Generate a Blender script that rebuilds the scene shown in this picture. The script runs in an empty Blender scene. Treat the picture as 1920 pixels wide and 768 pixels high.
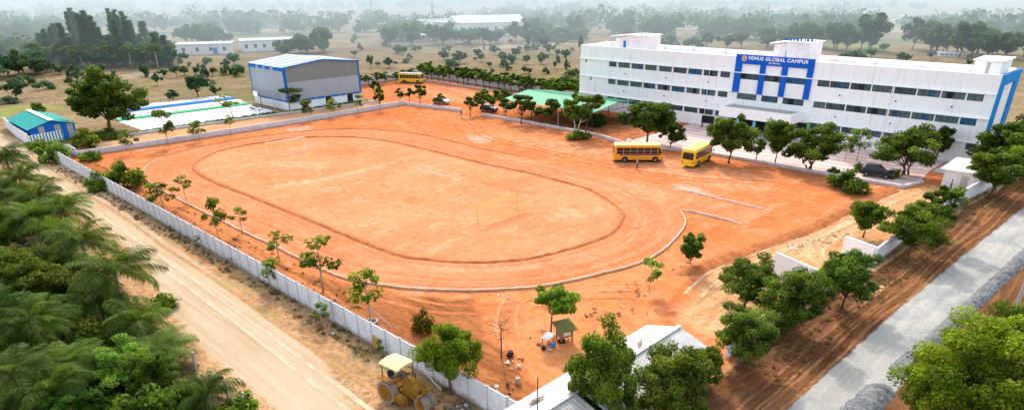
import bpy, bmesh, math, random
import numpy as np
from mathutils import Vector, Matrix
R = math.radians
random.seed(7)
scene = bpy.context.scene
C = scene.collection

# ------------------------------------------------------------------ camera
# world frame follows the campus: +Y runs along the long compound wall, +X along the tin shed, Z up, metres
CAMZ, FPX, PITCH, ROLL, CY, YAW = 26.0, 1238.82, 0.4737, 0.00713, 597.2, R(45.6)
def _axes():
    r = Vector((math.cos(YAW), -math.sin(YAW), 0)); f = Vector((math.sin(YAW), math.cos(YAW), 0)); z = Vector((0, 0, 1))
    D = math.cos(PITCH) * f - math.sin(PITCH) * z
    U = math.sin(PITCH) * f + math.cos(PITCH) * z
    return math.cos(ROLL) * r - math.sin(ROLL) * U, math.sin(ROLL) * r + math.cos(ROLL) * U, D
AX_R, AX_U, AX_D = _axes()
CAM = Vector((0, 0, CAMZ))
def ray(px, py):
    return AX_D + AX_R * ((px - 960) / FPX) + AX_U * ((CY - py) / FPX)
def G(px, py, z=0.0):                      # surveyed ground point
    d = ray(px, py); t = (z - CAMZ) / d.z
    return CAM + d * t
def depth(p): return (Vector(p) - CAM).dot(AX_D)
def rowof(p):
    q = Vector(p) - CAM; return CY - FPX * q.dot(AX_U) / q.dot(AX_D)
def hgt(px, py, top):
    g = G(px, py); lo, hi = 0.0, 60.0
    for _ in range(40):
        m = (lo + hi) / 2
        if rowof((g.x, g.y, m)) > top: lo = m
        else: hi = m
    return lo
cam = bpy.data.cameras.new('camera'); co = bpy.data.objects.new('camera', cam); C.objects.link(co)
m4 = Matrix((AX_R, AX_U, -AX_D)).transposed().to_4x4(); m4.translation = CAM
co.matrix_world = m4
cam.sensor_width = 36; cam.lens = FPX / 1920 * 36; cam.shift_y = (CY - 384) / 1920
cam.clip_start = 0.5; cam.clip_end = 20000
scene.camera = co

# ------------------------------------------------------------------ light
SUN_AZ = Vector((0.62, 0.78)).normalized(); EL = R(37)
w = bpy.data.worlds.new('World'); scene.world = w; w.use_nodes = True
nt = w.node_tree; bg = nt.nodes['Background']
sky = nt.nodes.new('ShaderNodeTexSky'); sky.sky_type = 'NISHITA'; sky.sun_disc = False
sky.sun_elevation = EL; sky.sun_rotation = math.atan2(SUN_AZ.x, SUN_AZ.y); sky.dust_density = 3.0; sky.air_density = 1.2; sky.altitude = 100
hs_ = nt.nodes.new('ShaderNodeHueSaturation'); hs_.inputs['Saturation'].default_value = .55      # milky hazy sky
nt.links.new(sky.outputs[0], hs_.inputs['Color']); nt.links.new(hs_.outputs[0], bg.inputs[0]); bg.inputs[1].default_value = 0.42
sl = bpy.data.lights.new('sun', 'SUN'); sl.energy = 3.5; sl.angle = R(2.2); sl.color = (1.0, 0.93, 0.82)
so = bpy.data.objects.new('sun', sl); C.objects.link(so); so.location = (0, 0, 80)
so.rotation_euler = Vector((-SUN_AZ.x * math.cos(EL), -SUN_AZ.y * math.cos(EL), -math.sin(EL))).to_track_quat('-Z', 'Y').to_euler()
scene.view_settings.view_transform = 'Standard'; scene.view_settings.look = 'None'; scene.view_settings.exposure = 0
scene.cycles.max_bounces = 6; scene.cycles.diffuse_bounces = 3; scene.cycles.transparent_max_bounces = 8; scene.cycles.volume_bounces = 0

# ------------------------------------------------------------------ material helpers
class NT:
    def __init__(s, tree): s.t = tree
    def n(s, typ, **kw):
        o = s.t.nodes.new(typ)
        for k, v in kw.items(): setattr(o, k, v)
        return o
    def l(s, a, b): s.t.links.new(a, b)
    def val(s, sock, v):
        if hasattr(v, 'is_linked') or hasattr(v, 'links'): s.l(v, sock)
        else: sock.default_value = v
    def math(s, op, a, b=0.0, clamp=False):
        o = s.n('ShaderNodeMath', operation=op); o.use_clamp = clamp
        s.val(o.inputs[0], a); s.val(o.inputs[1], b); return o.outputs[0]
    def mix(s, f, a, b, mode='MIX'):
        o = s.n('ShaderNodeMix', data_type='RGBA', blend_type=mode)
        s.val(o.inputs[0], f)
        for i, v in ((6, a), (7, b)):
            if isinstance(v, tuple): o.inputs[i].default_value = (*v[:3], 1)
            else: s.l(v, o.inputs[i])
        return o.outputs[2]
    def pos(s, scale=(1, 1, 1), rot=0.0):
        g = s.n('ShaderNodeNewGeometry'); m = s.n('ShaderNodeMapping')
        m.inputs['Scale'].default_value = scale; m.inputs['Rotation'].default_value = (0, 0, rot)
        s.l(g.outputs['Position'], m.inputs[0]); return m.outputs[0]
    def noise(s, vec, scale, detail=4, rough=0.6, dist=0.0):
        o = s.n('ShaderNodeTexNoise'); o.inputs['Scale'].default_value = scale; o.inputs['Detail'].default_value = detail
        o.inputs['Roughness'].default_value = rough; o.inputs['Distortion'].default_value = dist
        if vec is not None: s.l(vec, o.inputs['Vector'])
        return o.outputs['Fac']
    def ramp(s, f, lo, hi):                # linear step lo..hi -> 0..1
        o = s.n('ShaderNodeMapRange'); o.clamp = True
        s.l(f, o.inputs[0]); o.inputs[1].default_value = lo; o.inputs[2].default_value = hi
        return o.outputs[0]
    def attr(s, name):
        o = s.n('ShaderNodeAttribute'); o.attribute_name = name; return o.outputs['Fac']

def new_mat(name):
    m = bpy.data.materials.new(name); m.use_nodes = True
    t = m.node_tree; t.nodes.clear(); q = NT(t)
    out = q.n('ShaderNodeOutputMaterial')
    return m, q, out
def principled(q, out, col, rough=.8, metal=0, spec=.3, bump=None, bstr=.3, bdist=.05):
    b = q.n('ShaderNodeBsdfPrincipled')
    if isinstance(col, tuple): b.inputs['Base Color'].default_value = (*col[:3], 1)
    else: q.l(col, b.inputs['Base Color'])
    q.val(b.inputs['Roughness'], rough); b.inputs['Metallic'].default_value = metal
    b.inputs['Specular IOR Level'].default_value = spec
    if bump is not None:
        bn = q.n('ShaderNodeBump'); bn.inputs['Strength'].default_value = bstr; bn.inputs['Distance'].default_value = bdist
        q.l(bump, bn.inputs['Height']); q.l(bn.outputs[0], b.inputs['Normal'])
    q.l(b.outputs[0], out.inputs[0]); return b
def simple(name, col, var=.18, scale=1.5, rough=.85, metal=0, spec=.02, dirt=0.0, stretch=(1, 1, 1), dirtcol=(.30, .20, .12), splash=0.0):
    m, q, out = new_mat(name)
    tc = q.n('ShaderNodeTexCoord'); mp = q.n('ShaderNodeMapping'); mp.inputs['Scale'].default_value = stretch
    q.l(tc.outputs['Object'], mp.inputs[0])
    n1 = q.noise(mp.outputs[0], scale, 6, .65)
    c = q.mix(q.ramp(n1, .3, .72), tuple(x * (1 - var) for x in col), tuple(min(1, x * (1 + var)) for x in col))
    if dirt:
        n2 = q.noise(q.pos((1, 1, .35)), .9, 5, .7)
        c = q.mix(q.math('MULTIPLY', q.ramp(n2, .48, .75), dirt), c, dirtcol)
    if splash:
        sp_ = q.n('ShaderNodeSeparateXYZ'); q.l(q.pos(), sp_.inputs[0])
        n3 = q.noise(q.pos((1.2, 1.2, .25)), 1.1, 5, .75)
        f = q.math('ADD', q.ramp(sp_.outputs['Z'], .75, .0), q.math('MULTIPLY', q.math('SUBTRACT', n3, .5), 1.6))
        c = q.mix(q.math('MULTIPLY', q.ramp(f, .45, 1.0), splash), c, (.36, .20, .11))
        c = q.mix(q.math('MULTIPLY', q.ramp(q.noise(q.pos((1.5, 1.5, .12)), 1.3, 4, .7), .55, .68), .3), c, (.40, .38, .37))
    principled(q, out, c, rough, metal, spec, n1, .15, .02)
    return m

# ground colour networks, all driven by world position so neighbouring sheets agree
def col_field(q):
    p = q.pos(); a = q.noise(p, .018, 5, .6); b = q.noise(p, .16, 6, .7); c = q.noise(p, 1.1, 5, .75)
    base = q.mix(q.ramp(b, .3, .7), (.22, .155, .085), (.40, .285, .165))
    base = q.mix(q.math('MULTIPLY', q.ramp(c, .45, .62), .75), base, (.10, .078, .036))
    base = q.mix(q.math('MULTIPLY', q.ramp(a, .53, .68), .8), base, (.15, .16, .06))
    base = q.mix(q.math('MULTIPLY', q.ramp(q.noise(q.pos((1, 2.2, 1), .75), .09, 6, .75), .52, .62), .55), base, (.135, .11, .05))
    return q.mix(q.math('MULTIPLY', q.ramp(q.noise(p, .05, 3, .5), .56, .7), .5), base, (.40, .27, .16))
def col_green(q):
    p = q.pos(); b = q.noise(p, .3, 6, .7); c = q.noise(p, 1.5, 4, .7)
    return q.mix(q.math('MULTIPLY', q.ramp(c, .45, .7), .5), q.mix(q.ramp(b, .3, .7), (.16, .19, .05), (.34, .33, .10)), (.10, .12, .03))
def col_soil(q):
    p = q.pos(); a = q.noise(p, .06, 5, .6, .4); b = q.noise(p, .45, 6, .7, .5); c = q.noise(p, 3.0, 5, .75); s = q.noise(q.pos((1, .18, 1), .3), .5, 5, .7, .8)
    base = q.mix(q.ramp(a, .34, .68), (.50, .145, .048), (.60, .215, .088))
    base = q.mix(q.math('MULTIPLY', q.ramp(b, .42, .72), .5), base, (.46, .125, .034))
    base = q.mix(q.math('MULTIPLY', q.ramp(s, .54, .74), .45), base, (.64, .29, .15))
    base = q.mix(q.math('MULTIPLY', q.ramp(q.noise(q.pos((1, .45, 1), .7), 1.5, 9, .8, .6), .52, .60), .6), base, (.25, .072, .026))
    base = q.mix(q.math('MULTIPLY', q.ramp(q.noise(q.pos((.5, 1, 1), .4), .55, 7, .75, .8), .53, .63), .5), base, (.66, .33, .19))
    return q.mix(q.math('MULTIPLY', q.ramp(c, .5, .78), .35), base, (.31, .10, .032))
def col_track(q):
    p = q.pos(); a = q.noise(p, .09, 5, .6, .5); b = q.noise(q.pos((1, .3, 1)), .7, 6, .7, .6); c = q.noise(p, 4, 5, .75)
    base = q.mix(q.ramp(a, .34, .66), (.55, .165, .068), (.62, .22, .105))
    base = q.mix(q.math('MULTIPLY', q.ramp(b, .5, .74), .45), base, (.50, .135, .038))
    base = q.mix(q.math('MULTIPLY', q.ramp(q.noise(q.pos((1, .45, 1), .7), 1.5, 9, .8, .6), .52, .60), .6), base, (.33, .095, .035))
    base = q.mix(q.math('MULTIPLY', q.ramp(q.noise(q.pos((.5, 1, 1), .4), .55, 7, .75, .8), .53, .63), .5), base, (.66, .30, .18))
    return q.mix(q.math('MULTIPLY', q.ramp(c, .52, .8), .3), base, (.36, .11, .035))
def col_infield(q):
    p = q.pos(); a = q.noise(p, .07, 5, .6, .7); b = q.noise(p, .35, 7, .75, .8); c = q.noise(p, 2.5, 5, .8)
    base = q.mix(q.ramp(a, .36, .64), (.56, .19, .082), (.63, .245, .12))
    base = q.mix(q.math('MULTIPLY', q.ramp(b, .55, .72), .55), base, (.50, .155, .058))
    base = q.mix(q.math('MULTIPLY', q.ramp(q.noise(q.pos((1, .45, 1), .7), 1.5, 9, .8, .6), .52, .60), .6), base, (.35, .12, .045))
    base = q.mix(q.math('MULTIPLY', q.ramp(q.noise(q.pos((.5, 1, 1), .4), .55, 7, .75, .8), .53, .63), .5), base, (.68, .36, .22))
    return q.mix(q.math('MULTIPLY', q.ramp(c, .54, .78), .35), base, (.40, .14, .05))
def col_brown(q):  # brown soil, colours lowered to hold the shade under the roadside trees
    p = q.pos(); a = q.noise(q.pos((.35, 1, 1)), .5, 6, .7, .5); b = q.noise(p, 1.6, 6, .75); c = q.noise(p, .09, 4, .6)
    base = q.mix(q.ramp(a, .32, .68), (.10, .044, .021), (.25, .11, .048))
    base = q.mix(q.math('MULTIPLY', q.ramp(b, .45, .72), .6), base, (.085, .04, .02))
    s_ = q.noise(q.pos((.05, 1.6, 1), R(2.5)), 1.3, 4, .6, .25)
    base = q.mix(q.math('MULTIPLY', q.ramp(s_, .52, .66), .45), base, (.36, .18, .08))
    return q.mix(q.math('MULTIPLY', q.ramp(c, .5, .66), .35), base, (.18, .12, .07))
def col_tan(q):
    p = q.pos(); a = q.noise(q.pos((.3, 1, 1), -.12), .5, 6, .7, .7); b = q.noise(p, .9, 6, .75, .4); c = q.noise(p, .12, 4, .6)
    base = q.mix(q.ramp(a, .32, .68), (.46, .215, .085), (.60, .35, .185))
    base = q.mix(q.math('MULTIPLY', q.ramp(b, .48, .74), .5), base, (.36, .19, .085))
    base = q.mix(q.math('MULTIPLY', q.ramp(q.noise(q.pos((1, .45, 1), .7), 1.5, 9, .8, .6), .52, .60), .6), base, (.20, .11, .05))
    base = q.mix(q.math('MULTIPLY', q.ramp(q.noise(q.pos((.5, 1, 1), .4), .55, 7, .75, .8), .53, .63), .5), base, (.62, .42, .27))
    return q.mix(q.math('MULTIPLY', q.ramp(c, .52, .68), .5), base, (.46, .33, .21))
def col_verge(q):
    p = q.pos(); a = q.noise(q.pos((1, .35, 1)), .5, 6, .7, .5); b = q.noise(p, 1.8, 6, .8, .4); c = q.noise(p, .12, 4, .6)
    base = q.mix(q.ramp(a, .34, .68), (.40, .215, .10), (.58, .355, .20))
    base = q.mix(q.math('MULTIPLY', q.ramp(b, .44, .62), .8), base, (.17, .095, .045))
    base = q.mix(q.math('MULTIPLY', q.ramp(q.noise(p, 4.0, 3, .8), .52, .66), .6), base, (.12, .085, .035))
    return q.mix(q.math('MULTIPLY', q.ramp(c, .5, .64), .55), base, (.28, .22, .085))
def col_wall(q):
    p = q.pos(); a = q.noise(q.pos((1.3, .22, 1)), .8, 6, .75, .7); b = q.noise(p, 1.5, 7, .8)
    base = q.mix(q.ramp(a, .36, .66), (.20, .070, .027), (.46, .17, .062))
    return q.mix(q.math('MULTIPLY', q.ramp(b, .46, .66), .65), base, (.17, .062, .026))
def col_road(q):
    p = q.pos(); a = q.noise(q.pos((1.6, .07, 1), R(-1.5)), .9, 5, .65, .3); b = q.noise(p, 1.2, 6, .75); c = q.noise(p, .1, 3, .5)
    base = q.mix(q.ramp(a, .32, .68), (.39, .265, .16), (.49, .37, .25))
    base = q.mix(q.math('MULTIPLY', q.ramp(b, .52, .76), .4), base, (.31, .185, .095))
    return q.mix(q.math('MULTIPLY', q.ramp(c, .5, .7), .35), base, (.52, .42, .30))
def col_gravel(q):
    p = q.pos(); a = q.noise(q.pos((.08, 1.2, 1), R(2)), 1.1, 6, .7, .3); b = q.noise(p, 5, 6, .85); c = q.noise(p, .22, 5, .65, .6)
    base = q.mix(q.ramp(a, .3, .7), (.31, .295, .265), (.44, .42, .375))
    base = q.mix(q.math('MULTIPLY', q.ramp(c, .46, .64), .7), base, (.21, .225, .235))
    return q.mix(q.math('MULTIPLY', q.ramp(b, .49, .60), .38), base, (.15, .155, .165))
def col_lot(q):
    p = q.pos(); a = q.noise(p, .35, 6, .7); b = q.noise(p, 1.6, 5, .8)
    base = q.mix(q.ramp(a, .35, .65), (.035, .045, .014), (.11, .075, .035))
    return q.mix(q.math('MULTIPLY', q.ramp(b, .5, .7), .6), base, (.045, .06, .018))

def ground_mat(name, fn, under=None, bscale=1.2, bstr=.5, bdist=.12, wav=(1, 1, 1)):
    m, q, out = new_mat(name)
    c = fn(q)
    if under:
        e = q.attr('edge'); n = q.noise(q.pos(), .7, 6, .75)
        f = q.ramp(q.math('ADD', e, q.math('MULTIPLY', q.math('SUBTRACT', n, .5), 1.5)), .25, .62)
        c = q.mix(f, under(q), c)
    h = q.math('ADD', q.noise(q.pos(wav), bscale, 7, .75), q.math('MULTIPLY', q.noise(q.pos(wav), bscale * .22, 3, .5), 1.6))
    principled(q, out, c, 1.0, 0, .0, h, bstr, bdist)
    return m

# ------------------------------------------------------------------ mesh helpers
class MB:
    def __init__(s): s.v = []; s.f = []
    def quad(s, a, b, c, d):
        i = len(s.v); s.v += [tuple(a), tuple(b), tuple(c), tuple(d)]; s.f.append((i, i + 1, i + 2, i + 3)); return s
    def poly(s, pts):
        i = len(s.v); s.v += [tuple(p) for p in pts]; s.f.append(tuple(range(i, i + len(pts)))); return s
    def box(s, x0, x1, y0, y1, z0, z1):
        i = len(s.v)
        s.v += [(x0, y0, z0), (x1, y0, z0), (x1, y1, z0), (x0, y1, z0), (x0, y0, z1), (x1, y0, z1), (x1, y1, z1), (x0, y1, z1)]
        s.f += [(i + 3, i + 2, i + 1, i), (i + 4, i + 5, i + 6, i + 7), (i, i + 1, i + 5, i + 4), (i + 1, i + 2, i + 6, i + 5), (i + 2, i + 3, i + 7, i + 6), (i + 3, i, i + 4, i + 7)]
        return s
    def bar(s, p, q, wd, h):               # box beam from p to q, wd wide, h tall (z up)
        p = Vector(p); q = Vector(q); d = (q - p).normalized()
        side = d.cross(Vector((0, 0, 1)));
        if side.length < 1e-4: side = Vector((1, 0, 0))
        side.normalize(); up = side.cross(d).normalized(); a = side * wd / 2; b = up * h / 2
        i = len(s.v)
        s.v += [tuple(x) for x in (p - a - b, p + a - b, p + a + b, p - a + b, q - a - b, q + a - b, q + a + b, q - a + b)]
        s.f += [(i, i + 1, i + 2, i + 3), (i + 7, i + 6, i + 5, i + 4), (i, i + 4, i + 5, i + 1), (i + 1, i + 5, i + 6, i + 2), (i + 2, i + 6, i + 7, i + 3), (i + 3, i + 7, i + 4, i)]
        return s
    def tube(s, pts, rad, n=7, cap=True):
        pts = [Vector(p) for p in pts]; k0 = len(s.v)
        if not hasattr(rad, '__len__'): rad = [rad] * len(pts)
        for k, p in enumerate(pts):
            d = (pts[min(k + 1, len(pts) - 1)] - pts[max(k - 1, 0)]).normalized()
            a = d.orthogonal().normalized() if abs(d.z) < .95 else Vector((1, 0, 0))
            a = (a - d * a.dot(d)).normalized(); b = d.cross(a)
            for j in range(n):
                t = 2 * math.pi * j / n; s.v.append(tuple(p + (a * math.cos(t) + b * math.sin(t)) * rad[k]))
        for k in range(len(pts) - 1):
            for j in range(n):
                j2 = (j + 1) % n
                s.f.append((k0 + k * n + j, k0 + k * n + j2, k0 + (k + 1) * n + j2, k0 + (k + 1) * n + j))
        if cap:
            s.f.append(tuple(k0 + j for j in reversed(range(n)))); s.f.append(tuple(k0 + (len(pts) - 1) * n + j for j in range(n)))
        return s
    def prism(s, prof, axis, a, b):        # profile of 2-d points extruded along axis from a to b
        n = len(prof); i = len(s.v)
        for t in (a, b):
            for u, v in prof: s.v.append({'x': (t, u, v), 'y': (u, t, v), 'z': (u, v, t)}[axis])
        s.f.append(tuple(i + k for k in range(n))); s.f.append(tuple(i + n + k for k in reversed(range(n))))
        for k in range(n): k2 = (k + 1) % n; s.f.append((i + k2, i + k, i + n + k, i + n + k2))
        return s
    def mesh(s, name, mat, smooth=False, bevel=0, seg=2):
        me = bpy.data.meshes.new(name); me.from_pydata(s.v, [], s.f)
        bm = bmesh.new(); bm.from_mesh(me)
        if bevel:
            bmesh.ops.remove_doubles(bm, verts=bm.verts, dist=1e-4)
            es = [e for e in bm.edges if len(e.link_faces) == 2 and e.calc_face_angle(0) > R(35)]
            bmesh.ops.bevel(bm, geom=es, offset=bevel, segments=seg, profile=.6, affect='EDGES', clamp_overlap=True)
        bmesh.ops.recalc_face_normals(bm, faces=bm.faces)
        bm.to_mesh(me); bm.free()
        if smooth:
            for p in me.polygons: p.use_smooth = True
        for mm in (mat if isinstance(mat, (list, tuple)) else [mat]): me.materials.append(mm)
        return me
    def build(s, name, mat, parent=None, **kw):
        return obj(name, s.mesh(name, mat, **kw), parent)
def obj(name, me, parent=None, loc=(0, 0, 0), rz=0.0):
    o = bpy.data.objects.new(name, me); C.objects.link(o); o.location = loc; o.rotation_euler = (0, 0, rz)
    if parent is not None: o.parent = parent
    return o
def tag(o, label, cat, group=None, kind=None):
    o['label'] = label; o['category'] = cat
    if group: o['group'] = group
    if kind: o['kind'] = kind
    return o
def thing(name, label, cat, loc=(0, 0, 0), rz=0.0, group=None):
    o = bpy.data.objects.new(name, None); C.objects.link(o); o.location = loc; o.rotation_euler = (0, 0, rz)
    o.empty_display_size = .3
    return tag(o, label, cat, group)
def struct(o): o['kind'] = 'structure'; return o

def densify(pts, step, jit, rng, closed=True):
    out = []
    n = len(pts)
    for i in range(n if closed else n - 1):
        a = Vector(pts[i][:2]); b = Vector(pts[(i + 1) % n][:2]); k = max(1, int((b - a).length / step))
        for j in range(k):
            p = a.lerp(b, j / k)
            out.append((p.x + rng.uniform(-jit, jit), p.y + rng.uniform(-jit, jit)))
    return out
def sheet(name, pts, z, mat, edge=1.0, jit=.15, step=1.5):
    rng = random.Random(len(name) * 13 + int(z * 1000))
    pp = densify(pts, step, jit, rng)
    P2 = np.array(pp); Q2 = np.roll(P2, -1, 0); D2 = Q2 - P2; L2 = (D2 ** 2).sum(1) + 1e-9
    def dist(p):
        t = np.clip(((p - P2) * D2).sum(1) / L2, 0, 1); return math.sqrt((((P2 + D2 * t[:, None]) - p) ** 2).sum(1).min())
    def inside(p):
        c = False
        for (x1, y1), (x2, y2) in zip(pp, pp[1:] + pp[:1]):
            if (y1 > p[1]) != (y2 > p[1]) and p[0] < (x2 - x1) * (p[1] - y1) / (y2 - y1) + x1: c = not c
        return c
    extra = []; ev = [0.0] * len(pp)
    if edge:
        lo = P2.min(0); hi = P2.max(0); sp = max(edge * .6, .3); nx = int((hi[0] - lo[0]) / sp) + 1; ny = int((hi[1] - lo[1]) / sp) + 1
        while nx * ny > 26000: sp *= 1.3; nx = int((hi[0] - lo[0]) / sp) + 1; ny = int((hi[1] - lo[1]) / sp) + 1
        for a in range(nx):
            for b_ in range(ny):
                q = (lo[0] + (a + .5) * sp, lo[1] + (b_ + .5) * sp); dd = dist(np.array(q))
                if dd < .25 * sp or (dd > edge + sp * 1.6 and (a % 6 or b_ % 6)): continue
                if inside(q): extra.append(q); ev.append(min(1.0, dd / edge))
    n0 = len(pp)
    from mathutils.geometry import delaunay_2d_cdt
    vs, _, fs, ov, _, _ = delaunay_2d_cdt([Vector(p) for p in pp + extra], [(k, (k + 1) % n0) for k in range(n0)], [], 1, 1e-5)
    me = bpy.data.meshes.new(name); me.from_pydata([(v.x, v.y, z) for v in vs], [], [tuple(f) for f in fs])
    val = [ev[o[0]] if o else 0.0 for o in ov]
    at = me.attributes.new('edge', 'FLOAT', 'POINT'); at.data.foreach_set('value', val)
    bm = bmesh.new(); bm.from_mesh(me)
    for f in bm.faces:
        f.normal_update()
        if f.normal.z < 0: f.normal_flip()
    bm.to_mesh(me); bm.free(); me.materials.append(mat)
    return struct(obj(name, me))
def smooth_closed(pts, n=8):                # Catmull-Rom through points
    out = []; k = len(pts)
    P = [Vector(p[:2]) for p in pts]
    for i in range(k):
        a, b, c, d = P[i - 1], P[i], P[(i + 1) % k], P[(i + 2) % k]
        for j in range(n):
            t = j / n
            out.append(.5 * ((2 * b) + (c - a) * t + (2 * a - 5 * b + 4 * c - d) * t * t + (3 * b - a - 3 * c + d) * t ** 3))
    return [(p.x, p.y) for p in out]
def smooth_open(pts, n=8):
    P = [Vector(p[:2]) for p in pts]; P = [2 * P[0] - P[1]] + P + [2 * P[-1] - P[-2]]; out = []
    for i in range(1, len(P) - 2):
        a, b, c, d = P[i - 1:i + 3]
        for j in range(n):
            t = j / n
            out.append(.5 * ((2 * b) + (c - a) * t + (2 * a - 5 * b + 4 * c - d) * t * t + (3 * b - a - 3 * c + d) * t ** 3))
    out.append(P[-2]); return [(p.x, p.y) for p in out]
def sweep(name, pts, prof, mat, closed=False, jit=0.0, seed=1, parent=None, z=0.0):
    rng = random.Random(seed); n = len(pts); k = len(prof); v = []; f = []
    for i in range(n):
        a = Vector(pts[i - 1] if (closed or i) else pts[i]); b = Vector(pts[(i + 1) % n] if (closed or i < n - 1) else pts[i])
        d = (b - a).normalized(); nrm = Vector((-d.y, d.x)); h = 1 + rng.uniform(-jit, jit); o = rng.uniform(-jit, jit) * .25
        tp = 1.0 if closed else min(1.0, (i + .05) / 3.5, (n - 1 - i + .05) / 3.5); h *= tp
        for u, q in prof: v.append((pts[i][0] + nrm.x * (u * (.35 + .65 * tp) + o), pts[i][1] + nrm.y * (u * (.35 + .65 * tp) + o), q * h + z))
    for i in range(n if closed else n - 1):
        for j in range(k - 1):
            i2 = (i + 1) % n; f.append((i * k + j, i * k + j + 1, i2 * k + j + 1, i2 * k + j))
    mb = MB(); mb.v = v; mb.f = f
    return mb.build(name, mat, parent)

# ------------------------------------------------------------------ materials
M = {}
M['white'] = simple('white_paint', (.92, .92, .915), .025, .6, .7, dirt=.10, dirtcol=(.55, .53, .50))
M['school_white'] = simple('school_wall_paint', (.92, .92, .915), .025, .6, .7, dirt=.08, dirtcol=(.55, .53, .50), splash=.22)
M['wall_white'] = simple('wall_whitewash', (.74, .75, .79), .10, 1.2, .85, dirt=.4, dirtcol=(.50, .46, .43), splash=.7)
M['post'] = simple('wall_post_concrete', (.52, .53, .57), .12, 1.2, .9, splash=.7)
M['lowwall'] = simple('low_wall_plaster', (.60, .61, .64), .12, 1.0, .85, dirt=.45, dirtcol=(.38, .30, .25), splash=.5)
M['pink_white'] = simple('roof_plaster', (.80, .74, .74), .08, .8, .8, dirt=.25)
M['blue'] = simple('blue_paint', (.012, .115, .56), .08, 1, .5)
M['endblue'] = simple('end_blue_paint', (.02, .24, .62), .08, 1, .55)
M['door_blue'] = simple('door_blue_paint', (.02, .22, .55), .1, 1, .5)
M['trim_blue'] = simple('trim_blue_paint', (.015, .17, .52), .1, 1, .5)
M['glass'] = simple('window_dark_glass', (.055, .095, .105), .45, .9, .35, spec=.25)
M['glass2'] = simple('window_teal_louvre', (.12, .19, .20), .35, 1.6, .5, spec=.15)
M['glassblue'] = simple('window_blue_curtain', (.03, .12, .24), .4, 1.2, .5, spec=.15)
M['carglass'] = simple('vehicle_glass', (.02, .022, .03), .3, 1, .15, spec=.35)
M['frame'] = simple('window_frame_paint', (.75, .77, .78), .05, 1, .5)
M['concrete'] = simple('concrete', (.42, .40, .37), .15, 1.2, .9, dirt=.3)
M['kerbpaint'] = simple('painted_kerb', (.62, .44, .36), .25, 1.5, .9, dirt=.5, dirtcol=(.42, .17, .07))
M['kerbwhite'] = simple('white_kerb', (.56, .38, .28), .25, 1.2, .9, dirt=.7, dirtcol=(.45, .20, .09))
M['bund'] = simple('soil_bund', (.41, .14, .052), .3, 1.5, .95, dirt=.4, dirtcol=(.5, .17, .06))
M['bus_orange'] = simple('bus_orange_paint', (.80, .33, .012), .06, 1, .35, spec=.5)
M['bus_yellow'] = simple('bus_yellow_paint', (.84, .52, .010), .05, 1, .35, spec=.5)
M['bus_roof'] = simple('bus_cream_roof', (.84, .66, .24), .06, 1, .45)
M['bus_purple'] = simple('bus_purple_stripe', (.14, .05, .12), .3, 2, .4)
M['tyre'] = simple('rubber', (.022, .021, .02), .2, 3, .9)
M['rim'] = simple('steel_rim', (.25, .25, .25), .2, 3, .5, metal=.6)
M['darkmetal'] = simple('dark_metal', (.05, .05, .055), .2, 2, .6)
M['galv'] = simple('galvanised_pole', (.45, .46, .48), .12, 2, .5, metal=.3)
M['red'] = simple('red_lamp', (.45, .02, .02), .1, 2, .4)
M['lamp'] = simple('clear_lamp', (.75, .75, .72), .1, 2, .2)
M['roller'] = simple('roller_ochre_paint', (.26, .125, .02), .3, 2.5, .6, dirt=.8, dirtcol=(.17, .09, .04))
M['roller_top'] = simple('roller_canopy_cream', (.70, .57, .30), .12, 1.5, .7, dirt=.3)
M['drum'] = simple('worn_drum_steel', (.26, .21, .17), .25, 3, .6, dirt=.5)
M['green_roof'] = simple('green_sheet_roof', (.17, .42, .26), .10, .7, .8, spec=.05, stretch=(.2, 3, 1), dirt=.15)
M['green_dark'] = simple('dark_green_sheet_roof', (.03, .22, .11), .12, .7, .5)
M['teal_roof'] = simple('teal_sheet_roof', (.02, .27, .24), .12, .9, .8, spec=.05, dirt=.1)
M['tin'] = simple('old_tin_sheet', (.58, .56, .53), .2, 1.1, .8, stretch=(2, .25, 1), dirt=.85, dirtcol=(.30, .21, .15))
M['asbestos'] = simple('asbestos_sheet', (.55, .54, .52), .14, 1.2, .8, dirt=.4)
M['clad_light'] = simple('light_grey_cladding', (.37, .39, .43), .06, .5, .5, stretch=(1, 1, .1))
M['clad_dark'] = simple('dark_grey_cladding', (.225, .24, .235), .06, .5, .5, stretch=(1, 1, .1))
M['roof_blue'] = simple('blue_grey_roof_sheet', (.30, .38, .52), .07, .5, .8, spec=.05, stretch=(3, .2, 1))
M['roof_lite'] = simple('translucent_roof_sheet', (.80, .83, .86), .05, .5, .8)
M['court'] = simple('court_white_surface', (.82, .80, .82), .06, .4, .8, dirt=.2, dirtcol=(.70, .62, .60))
M['cgreen'] = simple('court_green_paint', (.03, .38, .13), .15, .6, .7)
M['cblue'] = simple('court_blue_paint', (.015, .15, .52), .12, .6, .8)
M['cgrey'] = simple('gallery_grey_concrete', (.60, .60, .63), .12, .5, .85, dirt=.3)
M['bark'] = simple('bark', (.13, .085, .055), .3, 5, .95)
M['palebark'] = simple('pale_bark', (.36, .29, .23), .25, 5, .95)
M['whitebark'] = simple('limewashed_bark', (.60, .55, .50), .15, 5, .95)
M['wood'] = simple('weathered_wood', (.24, .15, .09), .3, 3, .9)
M['board'] = simple('ochre_board', (.56, .30, .07), .15, 2, .8)
M['mosswood'] = simple('mossy_boards', (.17, .17, .06), .3, 2.5, .9)
M['plastic_white'] = simple('white_plastic', (.62, .61, .58), .06, 2, .5)
M['plastic_blue'] = simple('blue_plastic', (.03, .22, .55), .1, 2, .45)
M['soot'] = simple('sooty_pot', (.035, .032, .03), .3, 4, .7)
M['rubble'] = simple('rubble', (.40, .30, .24), .35, 2, .95)
M['net'] = simple('yellow_net_cord', (.66, .48, .12), .1, 2, .8)
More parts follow.
